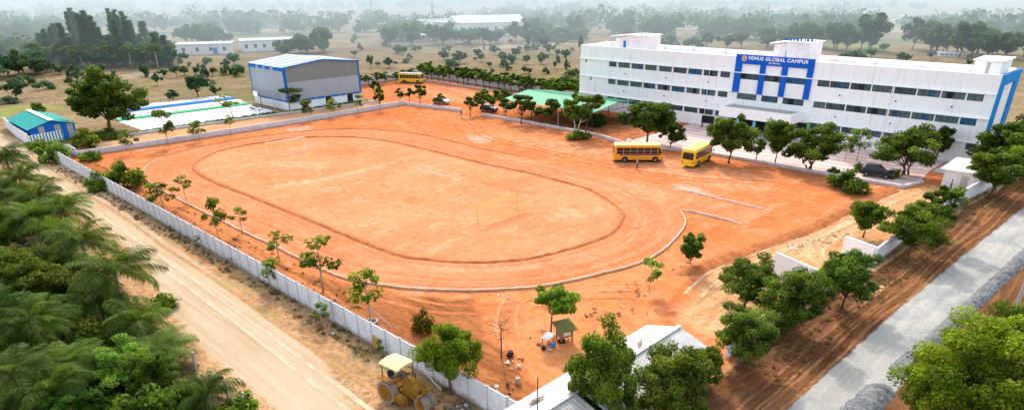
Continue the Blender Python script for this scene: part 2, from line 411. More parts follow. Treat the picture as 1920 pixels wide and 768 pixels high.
M['goal_white'] = simple('goal_white_pipe', (.86, .84, .80), .04, 2, .5)
M['goal_yellow'] = simple('goal_yellow_pipe', (.72, .50, .14), .08, 2, .5)
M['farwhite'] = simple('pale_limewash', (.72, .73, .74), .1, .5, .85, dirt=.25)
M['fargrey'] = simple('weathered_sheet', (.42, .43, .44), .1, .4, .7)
M['skin'] = simple('skin', (.22, .11, .065), .08, 8, .6)
M['hair'] = simple('black_hair', (.012, .010, .009), .2, 8, .6)
M['shirt_blue'] = simple('pale_blue_cotton', (.42, .50, .68), .1, 8, .9)
M['shirt_orange'] = simple('orange_cotton', (.62, .22, .05), .1, 8, .9)
M['shirt_dark'] = simple('blue_cotton', (.10, .14, .42), .1, 8, .9)
M['cloth_dark'] = simple('dark_trousers', (.03, .032, .045), .1, 8, .9)
M['cloth_blue'] = simple('blue_cloth', (.06, .12, .35), .1, 8, .9)
M['cloth_pale'] = simple('pale_trousers', (.40, .40, .48), .1, 8, .9)
M['suv'] = simple('black_car_paint', (.010, .011, .018), .1, 1, .3, spec=.3)
M['car_grey'] = simple('silver_car_paint', (.42, .44, .47), .1, 1, .25, metal=.4)
M['letters'] = simple('white_letters', (.86, .87, .88), .03, 1, .5)
M['emblem'] = simple('emblem_pale_print', (.62, .50, .44), .25, 5, .6)
M['emblem_red'] = simple('emblem_red_print', (.50, .13, .08), .25, 5, .6)
M['cyan'] = simple('cyan_column_paint', (.20, .56, .66), .08, 1, .6)
M['lime'] = simple('lime_column_paint', (.10, .52, .12), .08, 1, .6)
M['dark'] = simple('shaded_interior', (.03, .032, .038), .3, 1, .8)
M['wire'] = simple('wire', (.10, .10, .10), .1, 2, .6)
M['pylon'] = simple('pylon_steel', (.30, .31, .33), .1, 1, .6)
M['heap'] = simple('dark_gravel', (.15, .155, .16), .6, 5, .95, dirt=.25, dirtcol=(.42, .42, .40))

def paving_mat():
    m, q, out = new_mat('plaza_paving')
    p = q.pos(); br = q.n('ShaderNodeTexBrick'); q.l(q.pos((1, 1, 1)), br.inputs['Vector'])
    br.inputs['Color1'].default_value = (.70, .48, .42, 1); br.inputs['Color2'].default_value = (.76, .62, .57, 1); br.inputs['Mortar'].default_value = (.55, .38, .33, 1)
    br.inputs['Scale'].default_value = .42; br.inputs['Mortar Size'].default_value = .012; br.inputs['Brick Width'].default_value = 1.0; br.inputs['Row Height'].default_value = .5
    sep = q.n('ShaderNodeSeparateXYZ'); q.l(p, sep.inputs[0])
    st = q.math('GREATER_THAN', q.math('FRACT', q.math('MULTIPLY', sep.outputs['X'], .42)), .72)
    c = q.mix(q.math('MULTIPLY', st, .6), br.outputs[0], (.52, .22, .18))
    c = q.mix(q.math('MULTIPLY', q.ramp(q.noise(p, .3, 5, .7), .45, .7), .4), c, (.58, .46, .40))
    principled(q, out, c, .9, 0, .03, q.noise(p, 3, 4, .7), .1, .02)
    return m
M['paving'] = paving_mat()

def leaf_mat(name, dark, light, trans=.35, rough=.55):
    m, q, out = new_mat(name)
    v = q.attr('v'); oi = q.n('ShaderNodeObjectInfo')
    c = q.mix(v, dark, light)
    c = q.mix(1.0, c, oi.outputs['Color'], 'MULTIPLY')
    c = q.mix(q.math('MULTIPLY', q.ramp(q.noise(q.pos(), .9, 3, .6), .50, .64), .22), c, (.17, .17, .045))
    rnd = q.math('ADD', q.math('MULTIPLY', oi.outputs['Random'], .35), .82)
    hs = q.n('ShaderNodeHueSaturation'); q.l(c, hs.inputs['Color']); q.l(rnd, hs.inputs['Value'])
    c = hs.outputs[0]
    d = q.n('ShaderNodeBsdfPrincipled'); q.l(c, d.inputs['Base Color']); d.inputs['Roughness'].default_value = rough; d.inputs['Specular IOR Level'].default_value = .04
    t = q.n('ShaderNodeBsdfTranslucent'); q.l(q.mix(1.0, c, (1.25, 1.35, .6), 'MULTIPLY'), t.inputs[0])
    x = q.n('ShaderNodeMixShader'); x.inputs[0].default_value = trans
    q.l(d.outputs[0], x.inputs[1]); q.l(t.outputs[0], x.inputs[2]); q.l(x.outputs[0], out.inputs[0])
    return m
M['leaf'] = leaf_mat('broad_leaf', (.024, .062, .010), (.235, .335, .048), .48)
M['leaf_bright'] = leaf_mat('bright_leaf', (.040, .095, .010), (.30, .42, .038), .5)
M['leaf_far'] = leaf_mat('far_foliage', (.046, .100, .058), (.135, .220, .115), .3, .8)  # distance haze partly put into these paler, bluer foliage colours
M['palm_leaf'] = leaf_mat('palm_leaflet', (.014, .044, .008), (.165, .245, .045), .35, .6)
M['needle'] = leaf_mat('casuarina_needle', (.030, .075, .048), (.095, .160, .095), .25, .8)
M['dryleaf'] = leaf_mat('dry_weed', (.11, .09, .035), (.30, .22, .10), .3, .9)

# ------------------------------------------------------------------ foliage
def leaf_mesh(name, cen, rad, per, size, seed, mat, up=.45, squash=.8, aspect=.55, dirv=None, spread=.8, core=.35):
    rng = np.random.default_rng(seed)
    cen = np.asarray(cen, float); rad = np.asarray(rad, float); n = len(cen) * per
    idx = np.repeat(np.arange(len(cen)), per)
    d = rng.normal(size=(n, 3)); d /= np.linalg.norm(d, axis=1)[:, None]
    r = rad[idx] * (core + (1 - core) * rng.random(n) ** .6)
    P = cen[idx] + d * r[:, None] * np.array([1, 1, squash])
    N = d * .55 + rng.normal(size=(n, 3)) * .5 + np.array([0, 0, up]); N /= np.linalg.norm(N, axis=1)[:, None]
    if dirv is None: T = rng.normal(size=(n, 3))
    else: T = np.asarray(dirv)[idx] + rng.normal(size=(n, 3)) * spread
    T -= N * (T * N).sum(1)[:, None]; T /= np.linalg.norm(T, axis=1)[:, None] + 1e-9
    B = np.cross(N, T); L = size * (.6 + .8 * rng.random(n)); W_ = L * aspect
    V = np.stack([P - T * L[:, None] / 2, P + B * W_[:, None] / 2, P + T * L[:, None] / 2, P - B * W_[:, None] / 2], 1).reshape(-1, 3)
    clump = rng.normal(size=len(cen)) * .17
    val = np.clip(.36 + clump[idx] + rng.normal(size=n) * .17 + .22 * d[:, 2] * (r / rad[idx]), 0, 1)  # clump tops lighter: young leaves, and sunlit tops put into the leaf colour
    return quads_mesh(name, V, val, mat)
def quads_mesh(name, V, val, mat):
    n = len(V) // 4
    me = bpy.data.meshes.new(name); me.vertices.add(n * 4); me.loops.add(n * 4); me.polygons.add(n)
    me.vertices.foreach_set('co', np.ascontiguousarray(V, dtype=np.float32).ravel())
    me.loops.foreach_set('vertex_index', np.arange(n * 4, dtype=np.int32))
    me.polygons.foreach_set('loop_start', np.arange(0, n * 4, 4, dtype=np.int32))
    me.update(calc_edges=True)
    a = me.attributes.new('v', 'FLOAT', 'FACE'); a.data.foreach_set('value', np.ascontiguousarray(val, dtype=np.float32))
    me.materials.append(mat); me.validate(); return me

class Proto: pass
def broad_tree(seed, h, wd, base, nclump, per, leaf, trunk_r, mat='leaf', bark='bark', shape='round', clump=.30, stems=1):
    rng = random.Random(seed); p = Proto(); p.h = h; p.w = wd
    rx = wd / 2; zc = (base + h) / 2; rz = (h - base) / 2
    cs = []; rs = []
    tries = 0
    lump = [(rng.uniform(0, 6.28), rng.uniform(.0, .35)) for _ in range(5)]
    nl = max(7, int(nclump / 5)); lobes = []
    while len(lobes) < nl and tries < 400:
        tries += 1
        t = rng.uniform(0, 6.283); u = rng.uniform(-.75, .95) if shape != 'umbrella' else rng.uniform(-.2, .5)
        if shape == 'cone': prof = max(.08, (1 - u) / 2) ** .8 * .95
        elif shape == 'umbrella': prof = rng.uniform(.2, .85)
        else: prof = math.sqrt(1 - abs(u) ** 2.2) * rng.uniform(.35, .85)
        lr = rx * rng.uniform(.32, .52) * (1.0 if shape != 'cone' else .55 + .5 * prof)
        c = Vector((rx * prof * math.cos(t) * .85, rx * prof * math.sin(t) * .85, zc + rz * u * .8))
        if all((c - o[0]).length > (lr + o[1]) * .40 for o in lobes): lobes.append((c, lr))
    for c, lr in lobes:
        for k in range(max(3, int(nclump / len(lobes)) + rng.randint(-1, 2))):
            d = Vector((rng.gauss(0, 1), rng.gauss(0, 1), rng.gauss(.35, .8))).normalized()
            q = c + Vector((d.x * lr, d.y * lr, d.z * lr * .72)) * rng.uniform(.35, 1.04)
            if q.z < base * .8: continue
            cs.append(tuple(q)); rs.append(lr * rng.uniform(.34, .62) * clump / .3)
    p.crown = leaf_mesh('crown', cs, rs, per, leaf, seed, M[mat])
    mb = MB()
    for s in range(stems):
        off = Vector((rng.uniform(-.3, .3), rng.uniform(-.3, .3), 0)) * (stems > 1)
        fork = Vector((rng.uniform(-.15, .15) * wd * .3, rng.uniform(-.15, .15) * wd * .3, base * .85 + .15)) + off * 2
        mb.tube([off, off * 1.2 + Vector((0, 0, base * .25)), fork * .6 + Vector((0, 0, fork.z * .15)), fork], [trunk_r * 1.3, trunk_r, trunk_r * .85, trunk_r * .7], 7)
        sel = rng.sample(range(len(cs)), min(len(cs), 9 // stems + 2))
        for i in sel:
            c = Vector(cs[i]); mid = fork.lerp(c, .5) + Vector((rng.uniform(-.1, .1), rng.uniform(-.1, .1), -.06)) * wd * .4
            mb.tube([fork, mid, c], [trunk_r * .55, trunk_r * .34, trunk_r * .12], 5)
    p.trunk = mb.mesh('trunk', M[bark], smooth=True)
    return p
def sapling(seed, h, wd, n, per, leaf, mat='leaf', lean=.0):
    rng = random.Random(seed); p = Proto(); p.h = h; p.w = wd; mb = MB(); cs = []; rs = []
    top = Vector((lean * h, 0, h * .92)); r = .05
    trunk = [Vector((0, 0, 0)), Vector((lean * h * .2, rng.uniform(-.06, .06), h * .35)), Vector((lean * h * .55, rng.uniform(-.1, .1), h * .65)), top]
    mb.tube(trunk, [r, r * .8, r * .55, r * .25], 6)
    for i in range(n):
        z = rng.uniform(.45, .97); t = rng.uniform(0, 6.283); b = trunk[1].lerp(top, max(0, (z - .4) / .6) * .9)
        c = Vector((b.x + math.cos(t) * wd * rng.uniform(.12, .5), b.y + math.sin(t) * wd * rng.uniform(.12, .5), z * h))
        mb.tube([b + Vector((0, 0, -h * .08)), b.lerp(c, .6), c], [r * .45, r * .3, r * .15], 4)
        cs.append(tuple(c)); rs.append(wd * rng.uniform(.12, .24))
    cs.append(tuple(top)); rs.append(wd * .2)
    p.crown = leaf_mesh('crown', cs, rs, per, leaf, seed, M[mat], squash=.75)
    p.trunk = mb.mesh('trunk', M['palebark'], smooth=True); return p
def bush(seed, h, wd, n, per, leaf, mat='leaf'):
    rng = random.Random(seed); p = Proto(); p.h = h; p.w = wd; cs = []; rs = []
    for i in range(n):
        t = rng.uniform(0, 6.283); u = rng.random() ** .5; z = rng.uniform(.15, .85) * h * (1.05 - .5 * u)
        cs.append((u * wd * .42 * math.cos(t), u * wd * .42 * math.sin(t), z)); rs.append(wd * rng.uniform(.13, .24))
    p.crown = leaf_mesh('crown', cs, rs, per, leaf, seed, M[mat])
    mb = MB()
    for k in range(4):
        c = Vector(cs[k]); mb.tube([(0, 0, 0), c * .5, c], [.05, .035, .015], 5)
    p.trunk = mb.mesh('stem', M['bark'], smooth=True); return p
def casuarina(seed, h, wd):
    rng = random.Random(seed); p = Proto(); p.h = h; p.w = wd; V = []; val = []; mb = MB()
    mb.tube([(0, 0, 0), (0, 0, h * .5), (.2, .1, h * .97)], [.22, .14, .03], 6)
    for i in range(200):
        u = rng.random() ** 1.15; z = h * (.04 + .92 * u); t = rng.uniform(0, 6.283); L = wd * .55 * (1 - u) ** .9 * rng.uniform(.5, 1.3) + .45
        d = Vector((math.cos(t), math.sin(t), rng.uniform(.5, 1.3) + u)).normalized(); p0 = Vector((0, 0, z - .3)); sh = rng.gauss(.45, .2)
        if i % 4 == 0: mb.tube([p0, p0 + d * L * .8], [.05, .015], 4)
        for k in range(17):
            b = p0 + d * L * (.15 + .85 * rng.random()); e = (d + Vector((rng.gauss(0, .55), rng.gauss(0, .55), rng.gauss(.25, .4)))).normalized(); w_ = e.orthogonal().normalized(); w_ = (Matrix.Rotation(rng.uniform(0, 6.28), 3, e) @ w_) * .075; ln = rng.uniform(.5, 1.15)
            V += [b, b + e * ln * .5 + w_, b + e * ln, b + e * ln * .5 - w_]; val.append(min(1, max(0, sh + rng.gauss(0, .15))))
    p.crown = quads_mesh('crown', np.array([tuple(x) for x in V]), np.array(val), M['needle'])
    p.trunk = mb.mesh('trunk', M['bark'], smooth=True); return p
def palm(seed, hub, flen, nf, lw=.062, nleaf=25, trunk_r=.17):
    rng = random.Random(seed); p = Proto(); p.h = hub; p.w = flen * 2; mb = MB()
    lean = Vector((rng.uniform(-.06, .06) * hub, rng.uniform(-.06, .06) * hub, 0))
    top = lean + Vector((0, 0, hub))
    mb.tube([(0, 0, 0), lean * .3 + Vector((0, 0, hub * .4)), top + Vector((0, 0, .1))], [trunk_r * 1.25, trunk_r, trunk_r * .85], 9)
    p.trunk = mb.mesh('trunk', M['palebark'], smooth=True)
    V = []; val = []
    for i in range(nf):
        a = i * 2.399 + rng.uniform(-.2, .2); el = R(84) - (i / nf) ** .9 * R(88) + R(rng.uniform(-9, 9)); L = flen * rng.uniform(.8, 1.1) * (.75 + .25 * min(1, 3 * i / nf))
        hd = Vector((math.cos(a), math.sin(a), 0)); side0 = Vector((-math.sin(a), math.cos(a), 0)); pos = top.copy(); e = el; pts = [pos.copy()]; dirs = []
        N = nleaf
        for k in range(N):
            d = hd * math.cos(e) + Vector((0, 0, math.sin(e))); dirs.append(d); pos = pos + d * (L / N); pts.append(pos.copy()); e -= R(rng.uniform(1.1, 2.6)) * (34 / N) * (.7 + 1.5 * k / N)
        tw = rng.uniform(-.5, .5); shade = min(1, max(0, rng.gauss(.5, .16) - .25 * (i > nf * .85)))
        for k in range(N):
            d = dirs[k]; s = side0 * math.cos(tw) + d.cross(side0) * math.sin(tw); upv = s.cross(d)
            if upv.z < 0: upv = -upv
            wd = .035 * (1.2 - k / N); a0, b0 = pts[k], pts[k + 1]
            V += [a0 - s * wd, a0 + s * wd, b0 + s * wd, b0 - s * wd]; val.append(.9)
            if k > 2:
                u = k / N; ll = flen * .27 * (math.sin(math.pi * min(1, .12 + u * .86)) ** .6 + .12)
                for sg in (-1, 1):
                    for j in (0, .5):
                        base = a0.lerp(b0, j); droop = -.38 - .35 * rng.random()
                        tip = base + s * sg * ll * .80 + d * ll * .5 + Vector((0, 0, droop * ll)) + upv * .1 * ll
                        mid = base.lerp(tip, .45) + upv * .13 * ll
                        wv = d * lw
                        V += [base, mid - wv * .6, tip, mid + wv * .6]; val.append(min(1, max(0, shade + rng.uniform(-.15, .15))))
    p.crown = quads_mesh('crown', np.array([tuple(x) for x in V]), np.array(val), M['palm_leaf'])
    return p
def place(p, loc, wd, h, label, name='tree', cat='tree', group=None, rz=None, tint=(1, 1, 1), trunk=None):
    s = wd / p.w; e = thing(name, label, cat, (loc[0], loc[1], loc[2] if len(loc) > 2 else 0), rz if rz is not None else random.uniform(0, 6.28), group)
    e.scale = (s, s, h / p.h)
    a = bpy.data.objects.new('trunk' if p.trunk.name.startswith('trunk') else 'stem', trunk or p.trunk); C.objects.link(a); a.parent = e
    b = bpy.data.objects.new('crown', p.crown); C.objects.link(b); b.parent = e; b.color = (*tint, 1)
    return e
def plant(p, px, py, top, wpx, label, **kw):     # tree whose foot is at the surveyed point, height and spread measured there
    g = G(px, py); h = hgt(px, py, top); wd = wpx * depth((g.x, g.y, h * .6)) / FPX
    return place(p, (g.x, g.y, 0), wd, h, label, **kw)

# ------------------------------------------------------------------ ground
def gp(*pts): return [tuple(G(*p)[:2]) for p in pts]
GM = {k: ground_mat(*a) for k, a in dict(
    field=('dry_grass_field', col_field, None, .6, .8, .25), soil=('red_soil', col_soil, col_field, 1.0, .6, .14), verge=('verge_soil', col_verge, col_field, 1.2, .7, .15),
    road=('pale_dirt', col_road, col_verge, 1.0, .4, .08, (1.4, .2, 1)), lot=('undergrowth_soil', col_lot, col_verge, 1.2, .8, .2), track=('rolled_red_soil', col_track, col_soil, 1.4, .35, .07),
    infield=('playing_field_soil', col_infield, col_track, 1.2, .5, .09), tan=('entrance_soil', col_tan, col_soil, .9, .7, .16, (.5, 1, 1)), brown=('roadside_soil', col_brown, col_tan, .9, 1.0, .3, (.3, 1.3, 1)),
    gravel=('gravel_surface', col_gravel, col_brown, 2.5, .6, .08), green=('green_grass_field', col_green, col_field, 1.0, .8, .2), path=('path_soil', col_tan, col_soil, 1.0, .4, .08)).items()}
g = MB(); n = 96
ringr = [0, 400, 1500, 9000]
g.v.append((150, 150, 0))
for r_ in ringr[1:]:
    for k in range(n): a = 2 * math.pi * k / n; g.v.append((150 + r_ * math.cos(a), 150 + r_ * math.sin(a), 0))
for k in range(n):
    k2 = (k + 1) % n; g.f.append((0, 1 + k, 1 + k2))
    for j in range(2): a = 1 + j * n; b = a + n; g.f.append((a + k, b + k, b + k2, a + k2))
struct(g.build('ground', GM['field']))

sheet('grass_field', gp((-150, 238), (10, 226), (60, 205), (130, 212), (128, 196), (60, 196), (0, 203), (-150, 208)), .012, GM['green'], 3, 1.0, 4)
sheet('grass_patch', gp((1500, 88), (1660, 97), (1720, 92), (1650, 80), (1540, 80)), .012, GM['green'], 8, 3, 12)
sheet('campus_ground', [(25.5, 17), (25.5, 130.3), (60, 131), (96, 131.5), (97, 165.3), (132.3, 168), (130, 99), (140, 99), (138, 12), (100, 16.2), (60, 18.5)], .02, GM['soil'], 1.2, .3, 3)
sheet('path_behind_wall', [(27, 130.6), (97, 131), (97, 138.6), (30, 141.5)], .03, GM['path'], .5, .1, 2)
sheet('verge', [(13.5, 15), (25.2, 15), (25.2, 141), (29, 152), (20, 165), (0, 190), (-12, 190), (12, 160), (17, 140)], .02, GM['verge'], 1.0, .2, 2)
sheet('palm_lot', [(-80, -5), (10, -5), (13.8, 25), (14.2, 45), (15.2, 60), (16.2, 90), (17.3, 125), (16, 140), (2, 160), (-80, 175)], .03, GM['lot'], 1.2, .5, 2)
sheet('dirt_road', gp((-90, 210), (0, 246), (70, 271), (100, 290), (165, 330), (268, 399), (355, 466), (470, 556), (595, 645), (690, 768), (750, 850)) + [(17.9, 20), (14.6, 20)] + gp((560, 850), (488, 768), (372, 668), (305, 590), (262, 505), (180, 420), (105, 362), (10, 290), (-90, 252)), .035, GM['road'], 1.5, .12, 2.5)
sheet('entrance_path', [(103.5, 24), (97, 25.2), (75.5, 27), (65.7, 28.6), (58.5, 29.7), (50, 28), (44.5, 26), (42, 19), (58, 19), (70, 17.6), (100, 16.5), (108, 16), (108, 23)], .03, GM['tan'], 3.2, .5, 3)
sheet('roadside', [(15, 6), (15, 18.5), (40, 18.4), (58, 18.2), (70, 16.6), (95, 15.8), (125, 13), (175, 9), (175, -8), (100, -6), (60, -4)], .028, GM['brown'], .8, .25, 2)
sheet('gravel_road', [(20, 13.3), (39, 12.8), (64, 12.2), (96, 10.6), (150, 7.4), (170, 6), (170, .2), (150, 1.8), (82, 5.9), (61, 7.3), (43, 8.0), (20, 8.8)], .05, GM['gravel'], .5, .07, 1.5)
inner = smooth_closed(gp((363, 315), (382, 333), (430, 354), (477, 372), (578, 413), (680, 455), (750, 480), (817, 489), (892, 493), (950, 490), (1000, 484), (1080, 464), (1143, 440), (1165, 415), (1166, 398), (1140, 376), (1103, 355), (1060, 343), (992, 325), (914, 309), (836, 290), (742, 268), (680, 259), (630, 257), (578, 258), (540, 261), (500, 267), (450, 275), (409, 285), (378, 299)), 6)
out_near = smooth_open(gp((308, 294), (274, 315), (269, 327), (284, 345), (325, 369), (372, 393), (409, 411), (460, 437), (511, 460), (551, 480), (592, 500.6), (649, 523), (705, 534), (760, 541), (817, 544.5), (892, 545.8), (950, 543), (1014, 538), (1107, 519), (1197, 495), (1240, 472), (1268, 446), (1281, 428), (1284, 412), (1273, 393)), 6)
out_corner = smooth_open(gp((1273, 393), (1330, 405), (1394, 422)), 10)
out_far = smooth_open(gp((1452, 396), (1405, 387), (1358, 376), (1318, 366), (1260, 353), (1146, 327), (1060, 311), (992, 297), (946, 287), (899, 278), (814, 257), (774, 250), (721, 244), (680, 242), (610, 243), (545, 249), (477, 257), (392, 272), (340, 284), (308, 294)), 6)
sheet('running_track', out_near + out_corner + out_far[:-1], .04, GM['track'], .7, .06, 3)
sheet('playing_field', inner, .05, GM['infield'], 1.6, .06, 3)
def pale(name, col, under):
    return ground_mat(name, lambda q: q.mix(q.math('MULTIPLY', q.ramp(q.noise(q.pos((1, .6, 1), .6), .8, 7, .8), .42, .60), .85), under(q), col), under, 2, .3, .05)
GM['lime0'] = None; GM['lime'] = pale('lime_dust', (.66, .38, .22), col_infield); GM['wallsoil'] = ground_mat('wall_foot_soil', col_wall, col_soil, 1.0, .9, .25, (1, .3, 1)); GM['worn'] = pale('worn_brown_soil', (.30, .135, .055), col_soil); GM['grit'] = pale('pale_grit', (.52, .40, .34), col_soil); GM['darksoil'] = pale('dark_damp_soil', (.20, .085, .04), col_soil)
sheet('halfway_line', gp((508, 356), (514, 346), (600, 334), (680, 317), (742, 302), (745, 307), (682, 324), (602, 341)), .058, GM['lime'], .3, .22, .7)
sheet('grit_patch', gp((1246, 346), (1280, 343), (1338, 358), (1341, 367), (1300, 366)), .045, GM['grit'], 1.1, .35, .8)
sheet('wall_side_soil', [(25.6, 22), (25.6, 127), (30.5, 119), (29.3, 100), (29.4, 58), (32, 48), (37, 41), (33, 34), (30, 26)], .03, GM['wallsoil'], 1.4, .3, 2)
GM['dusty'] = pale('dusty_pale_soil', (.62, .315, .175), col_soil); GM['redder'] = pale('deep_red_soil', (.47, .115, .035), col_soil); GM['dusty_track'] = pale('dusty_pale_track', (.63, .29, .165), col_track); GM['infield_red'] = pale('red_scraped_infield', (.50, .145, .052), col_infield); GM['infield_pale'] = pale('pale_dry_infield', (.66, .33, .20), col_infield)
sheet('dusty_soil', [(82, 38), (88, 33), (97, 40), (99, 55), (96, 72), (92, 92), (86, 100), (83, 80), (84, 58)], .0215, GM['dusty'], 5, 1, 3)
sheet('dusty_soil', [(104, 118), (120, 118), (128, 140), (122, 160), (108, 150)], .0215, GM['dusty'], 6, 1, 4)
sheet('deep_red_soil', [(70, 122), (96, 112), (96, 128), (80, 128)], .0215, GM['redder'], 4, 1, 3)
sheet('deep_red_soil', [(60, 31), (75, 28.6), (95, 27), (94, 31), (80, 33), (66, 37)], .0215, GM['redder'], 2.5, .8, 2)
sheet('dusty_track', gp((820, 268), (960, 293), (1140, 330), (1300, 368), (1250, 395), (1160, 370), (1040, 330), (880, 292)), .0415, GM['dusty_track'], 2.5, .6, 2)
sheet('dusty_track', gp((620, 460), (760, 500), (900, 520), (1080, 500), (1200, 465), (1180, 455), (1050, 485), (900, 502), (760, 485), (640, 450)), .0415, GM['dusty_track'], 1.2, .3, 2)
for k_, q4 in enumerate((((420, 310), (520, 330), (560, 360), (480, 350)), ((700, 350), (820, 372), (790, 392), (690, 372)), ((930, 430), (1010, 440), (980, 462), (900, 452)), ((560, 280), (680, 276), (720, 290), (600, 296)), ((900, 330), (1020, 360), (1000, 374), (890, 346)))): sheet('scraped_patch', gp(*q4), .0515, GM['infield_red'], 2.2, .5, 1.5)
for k_, q4 in enumerate((((560, 390), (700, 430), (740, 460), (620, 425)), ((480, 300), (640, 300), (620, 320), (500, 320)), ((780, 300), (900, 330), (860, 350), (760, 320)), ((1000, 380), (1110, 390), (1120, 430), (1020, 420)))): sheet('dusty_patch', gp(*q4), .0525, GM['infield_pale'], 3, .6, 1.5)
GM['yard'] = pale('yellow_orange_soil', (.50, .225, .085), col_soil)
sheet('yard_soil', [(27, 25), (27, 37), (33, 43), (42, 41.5), (52, 38.5), (58, 33), (60, 30), (52, 25), (40, 23)], .0245, GM['yard'], 3, .5, 2.5)
sheet('worn_soil', gp((800, 590), (880, 566), (985, 566), (1010, 600), (960, 640), (860, 640)), 0.026, GM['worn'], 2.0, .4, 1)
sheet('grit_patch', gp((872, 258), (905, 250), (928, 257), (925, 268), (890, 272)), .036, GM['grit'], .8, .2, 1)
sheet('grit_patch', gp((532, 243), (575, 236), (592, 239), (585, 246), (545, 248)), .036, GM['grit'], .5, .2, 1)
sheet('garden_soil', [(101, 69), (101, 104), (122, 104), (122.4, 69)], .03, GM['darksoil'], 1.0, .3, 2)
sheet('plaza', [(101.7, 24.2), (101.7, 45), (101.3, 56), (98.8, 67), (101, 69), (122.4, 69), (122.4, 23.6), (114, 23.8), (106, 23)], .055, M['paving'], 0, 0, 5)
sheet('side_paving', [(114, 19.8), (114, 23.4), (122.3, 23.4), (122.3, 19.8)], .06, M['concrete'], 0, 0, 5)
# earth ridges and kerbs around the track, built as low swept banks
ridge = [(-.28, .02), (-.15, .09), (-.04, .16), (.08, .17), (.16, .09), (.27, .02)]
low = [(-.5, .02), (-.2, .12), (.1, .14), (.45, .02)]
struct(sweep('inner_bund', inner, ridge, M['bund'], True, .25, 3, z=.03))
kerb = [(-.12, .0), (-.11, .20), (.09, .21), (.10, 0)]
struct(sweep('inner_bund', inner[:45], [(-.1, .03), (.1, .10), (.3, .13), (.5, .08), (.7, .02)], M['bund'], False, .35, 33, z=.025))
struct(sweep('track_kerb', out_near, kerb, M['kerbwhite'], False, .12, 4, z=.02))
struct(sweep('track_kerb', out_corner, kerb, M['kerbpaint'], False, .12, 5, z=.02))
struct(sweep('outer_bund', out_far[42:], low, M['bund'], False, .4, 6, z=.03))
struct(sweep('track_kerb', out_far[:26], [(-.15, 0), (-.13, .16), (.1, .16), (.12, 0)], M['kerbpaint'], False, .2, 7, z=.03))
struct(sweep('field_bank', smooth_open([(101, 24.6)] + gp((1650, 362), (1570, 398), (1500, 430), (1400, 465), (1320, 495), (1262, 515)), 8), [(-.5, .02), (-.2, .35), (.35, .42), (.9, .3), (1.6, .02)], M['bund'], False, .3, 8))
struct(sweep('wall_bank', smooth_open(gp((240, 330), (300, 378), (380, 425), (470, 478), (560, 530), (650, 570)), 6), [(-.6, .02), (-.2, .22), (.2, .24), (.7, .02)], M['bund'], False, .4, 9))
RC = [0]
def ribbon(name, pts, wd, z, mat):        # a worn wheel line lying on the soil
    RC[0] += 1; z += (RC[0] % 14) * .0014
    n = len(pts); mb = MB(); ed = []
    for i in range(n):
        a = Vector(pts[max(i - 1, 0)]); b = Vector(pts[min(i + 1, n - 1)]); d = (b - a).normalized(); nn = Vector((-d.y, d.x))
        for u, e in ((-.5, 0), (-.2, 1), (.2, 1), (.5, 0)):
            e = e if 0 < i < n - 1 else 0
            mb.v.append((pts[i][0] + nn.x * u * wd, pts[i][1] + nn.y * u * wd, z)); ed.append(e)
    for i in range(n - 1):
        for j in range(3): mb.f.append((i * 4 + j, i * 4 + j + 1, i * 4 + j + 5, i * 4 + j + 4))
    o = mb.build(name, mat); at = o.data.attributes.new('edge', 'FLOAT', 'POINT'); at.data.foreach_set('value', ed); return struct(o)
def offs(pts, d, i0, i1):
    out = []; n = len(pts)
    for i in range(i0, i1):
        a = Vector(pts[(i - 1) % n]); b = Vector(pts[(i + 1) % n]); t = (b - a).normalized(); p = Vector(pts[i % n]); out.append((p.x - t.y * d + random.uniform(-.06, .06), p.y + t.x * d + random.uniform(-.06, .06)))
    return out
GM['rut_track_dark'] = pale('dark_wheel_line', (.46, .135, .052), col_track); GM['rut_track_pale'] = pale('pale_wheel_line', (.63, .245, .125), col_track)
GM['rut_soil'] = pale('dark_soil_rut', (.30, .09, .035), col_soil); GM['rut_soil_pale'] = pale('pale_soil_rut', (.62, .27, .135), col_soil)
GM['rut_tan'] = pale('dark_tan_rut', (.30, .15, .065), col_tan); GM['rut_tan_pale'] = pale('pale_tan_rut', (.66, .46, .29), col_tan)
GM['rut_brown'] = pale('pale_brown_rut', (.34, .165, .075), col_brown); GM['rut_brown_dark'] = pale('dark_brown_rut', (.07, .034, .018), col_brown)
GM['rut_road'] = pale('orange_road_rut', (.45, .21, .08), col_verge); GM['rut_road_pale'] = pale('pale_road_rut', (.58, .45, .31), col_road); GM['rut_road_dark'] = pale('dark_road_rut', (.34, .21, .11), col_road)
N_ = len(inner)
sgn = 1 if (Vector(offs(inner, 2, 0, 1)[0]) - Vector((54.6, 76))).length > (Vector(inner[0]) - Vector((54.6, 76))).length else -1
for k, (d, i0, i1, m_) in enumerate(((1.1, 10, 70, 'dark'), (1.9, 60, 170, 'pale'), (2.7, 0, 90, 'pale'), (3.4, 95, 180, 'dark'), (4.2, 20, 120, 'dark'), (4.9, 0, 60, 'pale'), (5.4, 60, 110, 'pale'), (2.3, 110, 175, 'dark'), (5.9, 15, 75, 'dark'))):
    ribbon('wheel_line', offs(inner, sgn * d, i0, i1), random.uniform(.45, 1.0), .046, GM['rut_track_' + m_])
def pair(name, pts, gauge, wd, z, m_):
    c = smooth_open(pts, 10)
    for d in (-gauge / 2, gauge / 2): ribbon(name, offs(c, d, 1, len(c) - 1), wd, z, GM[m_])
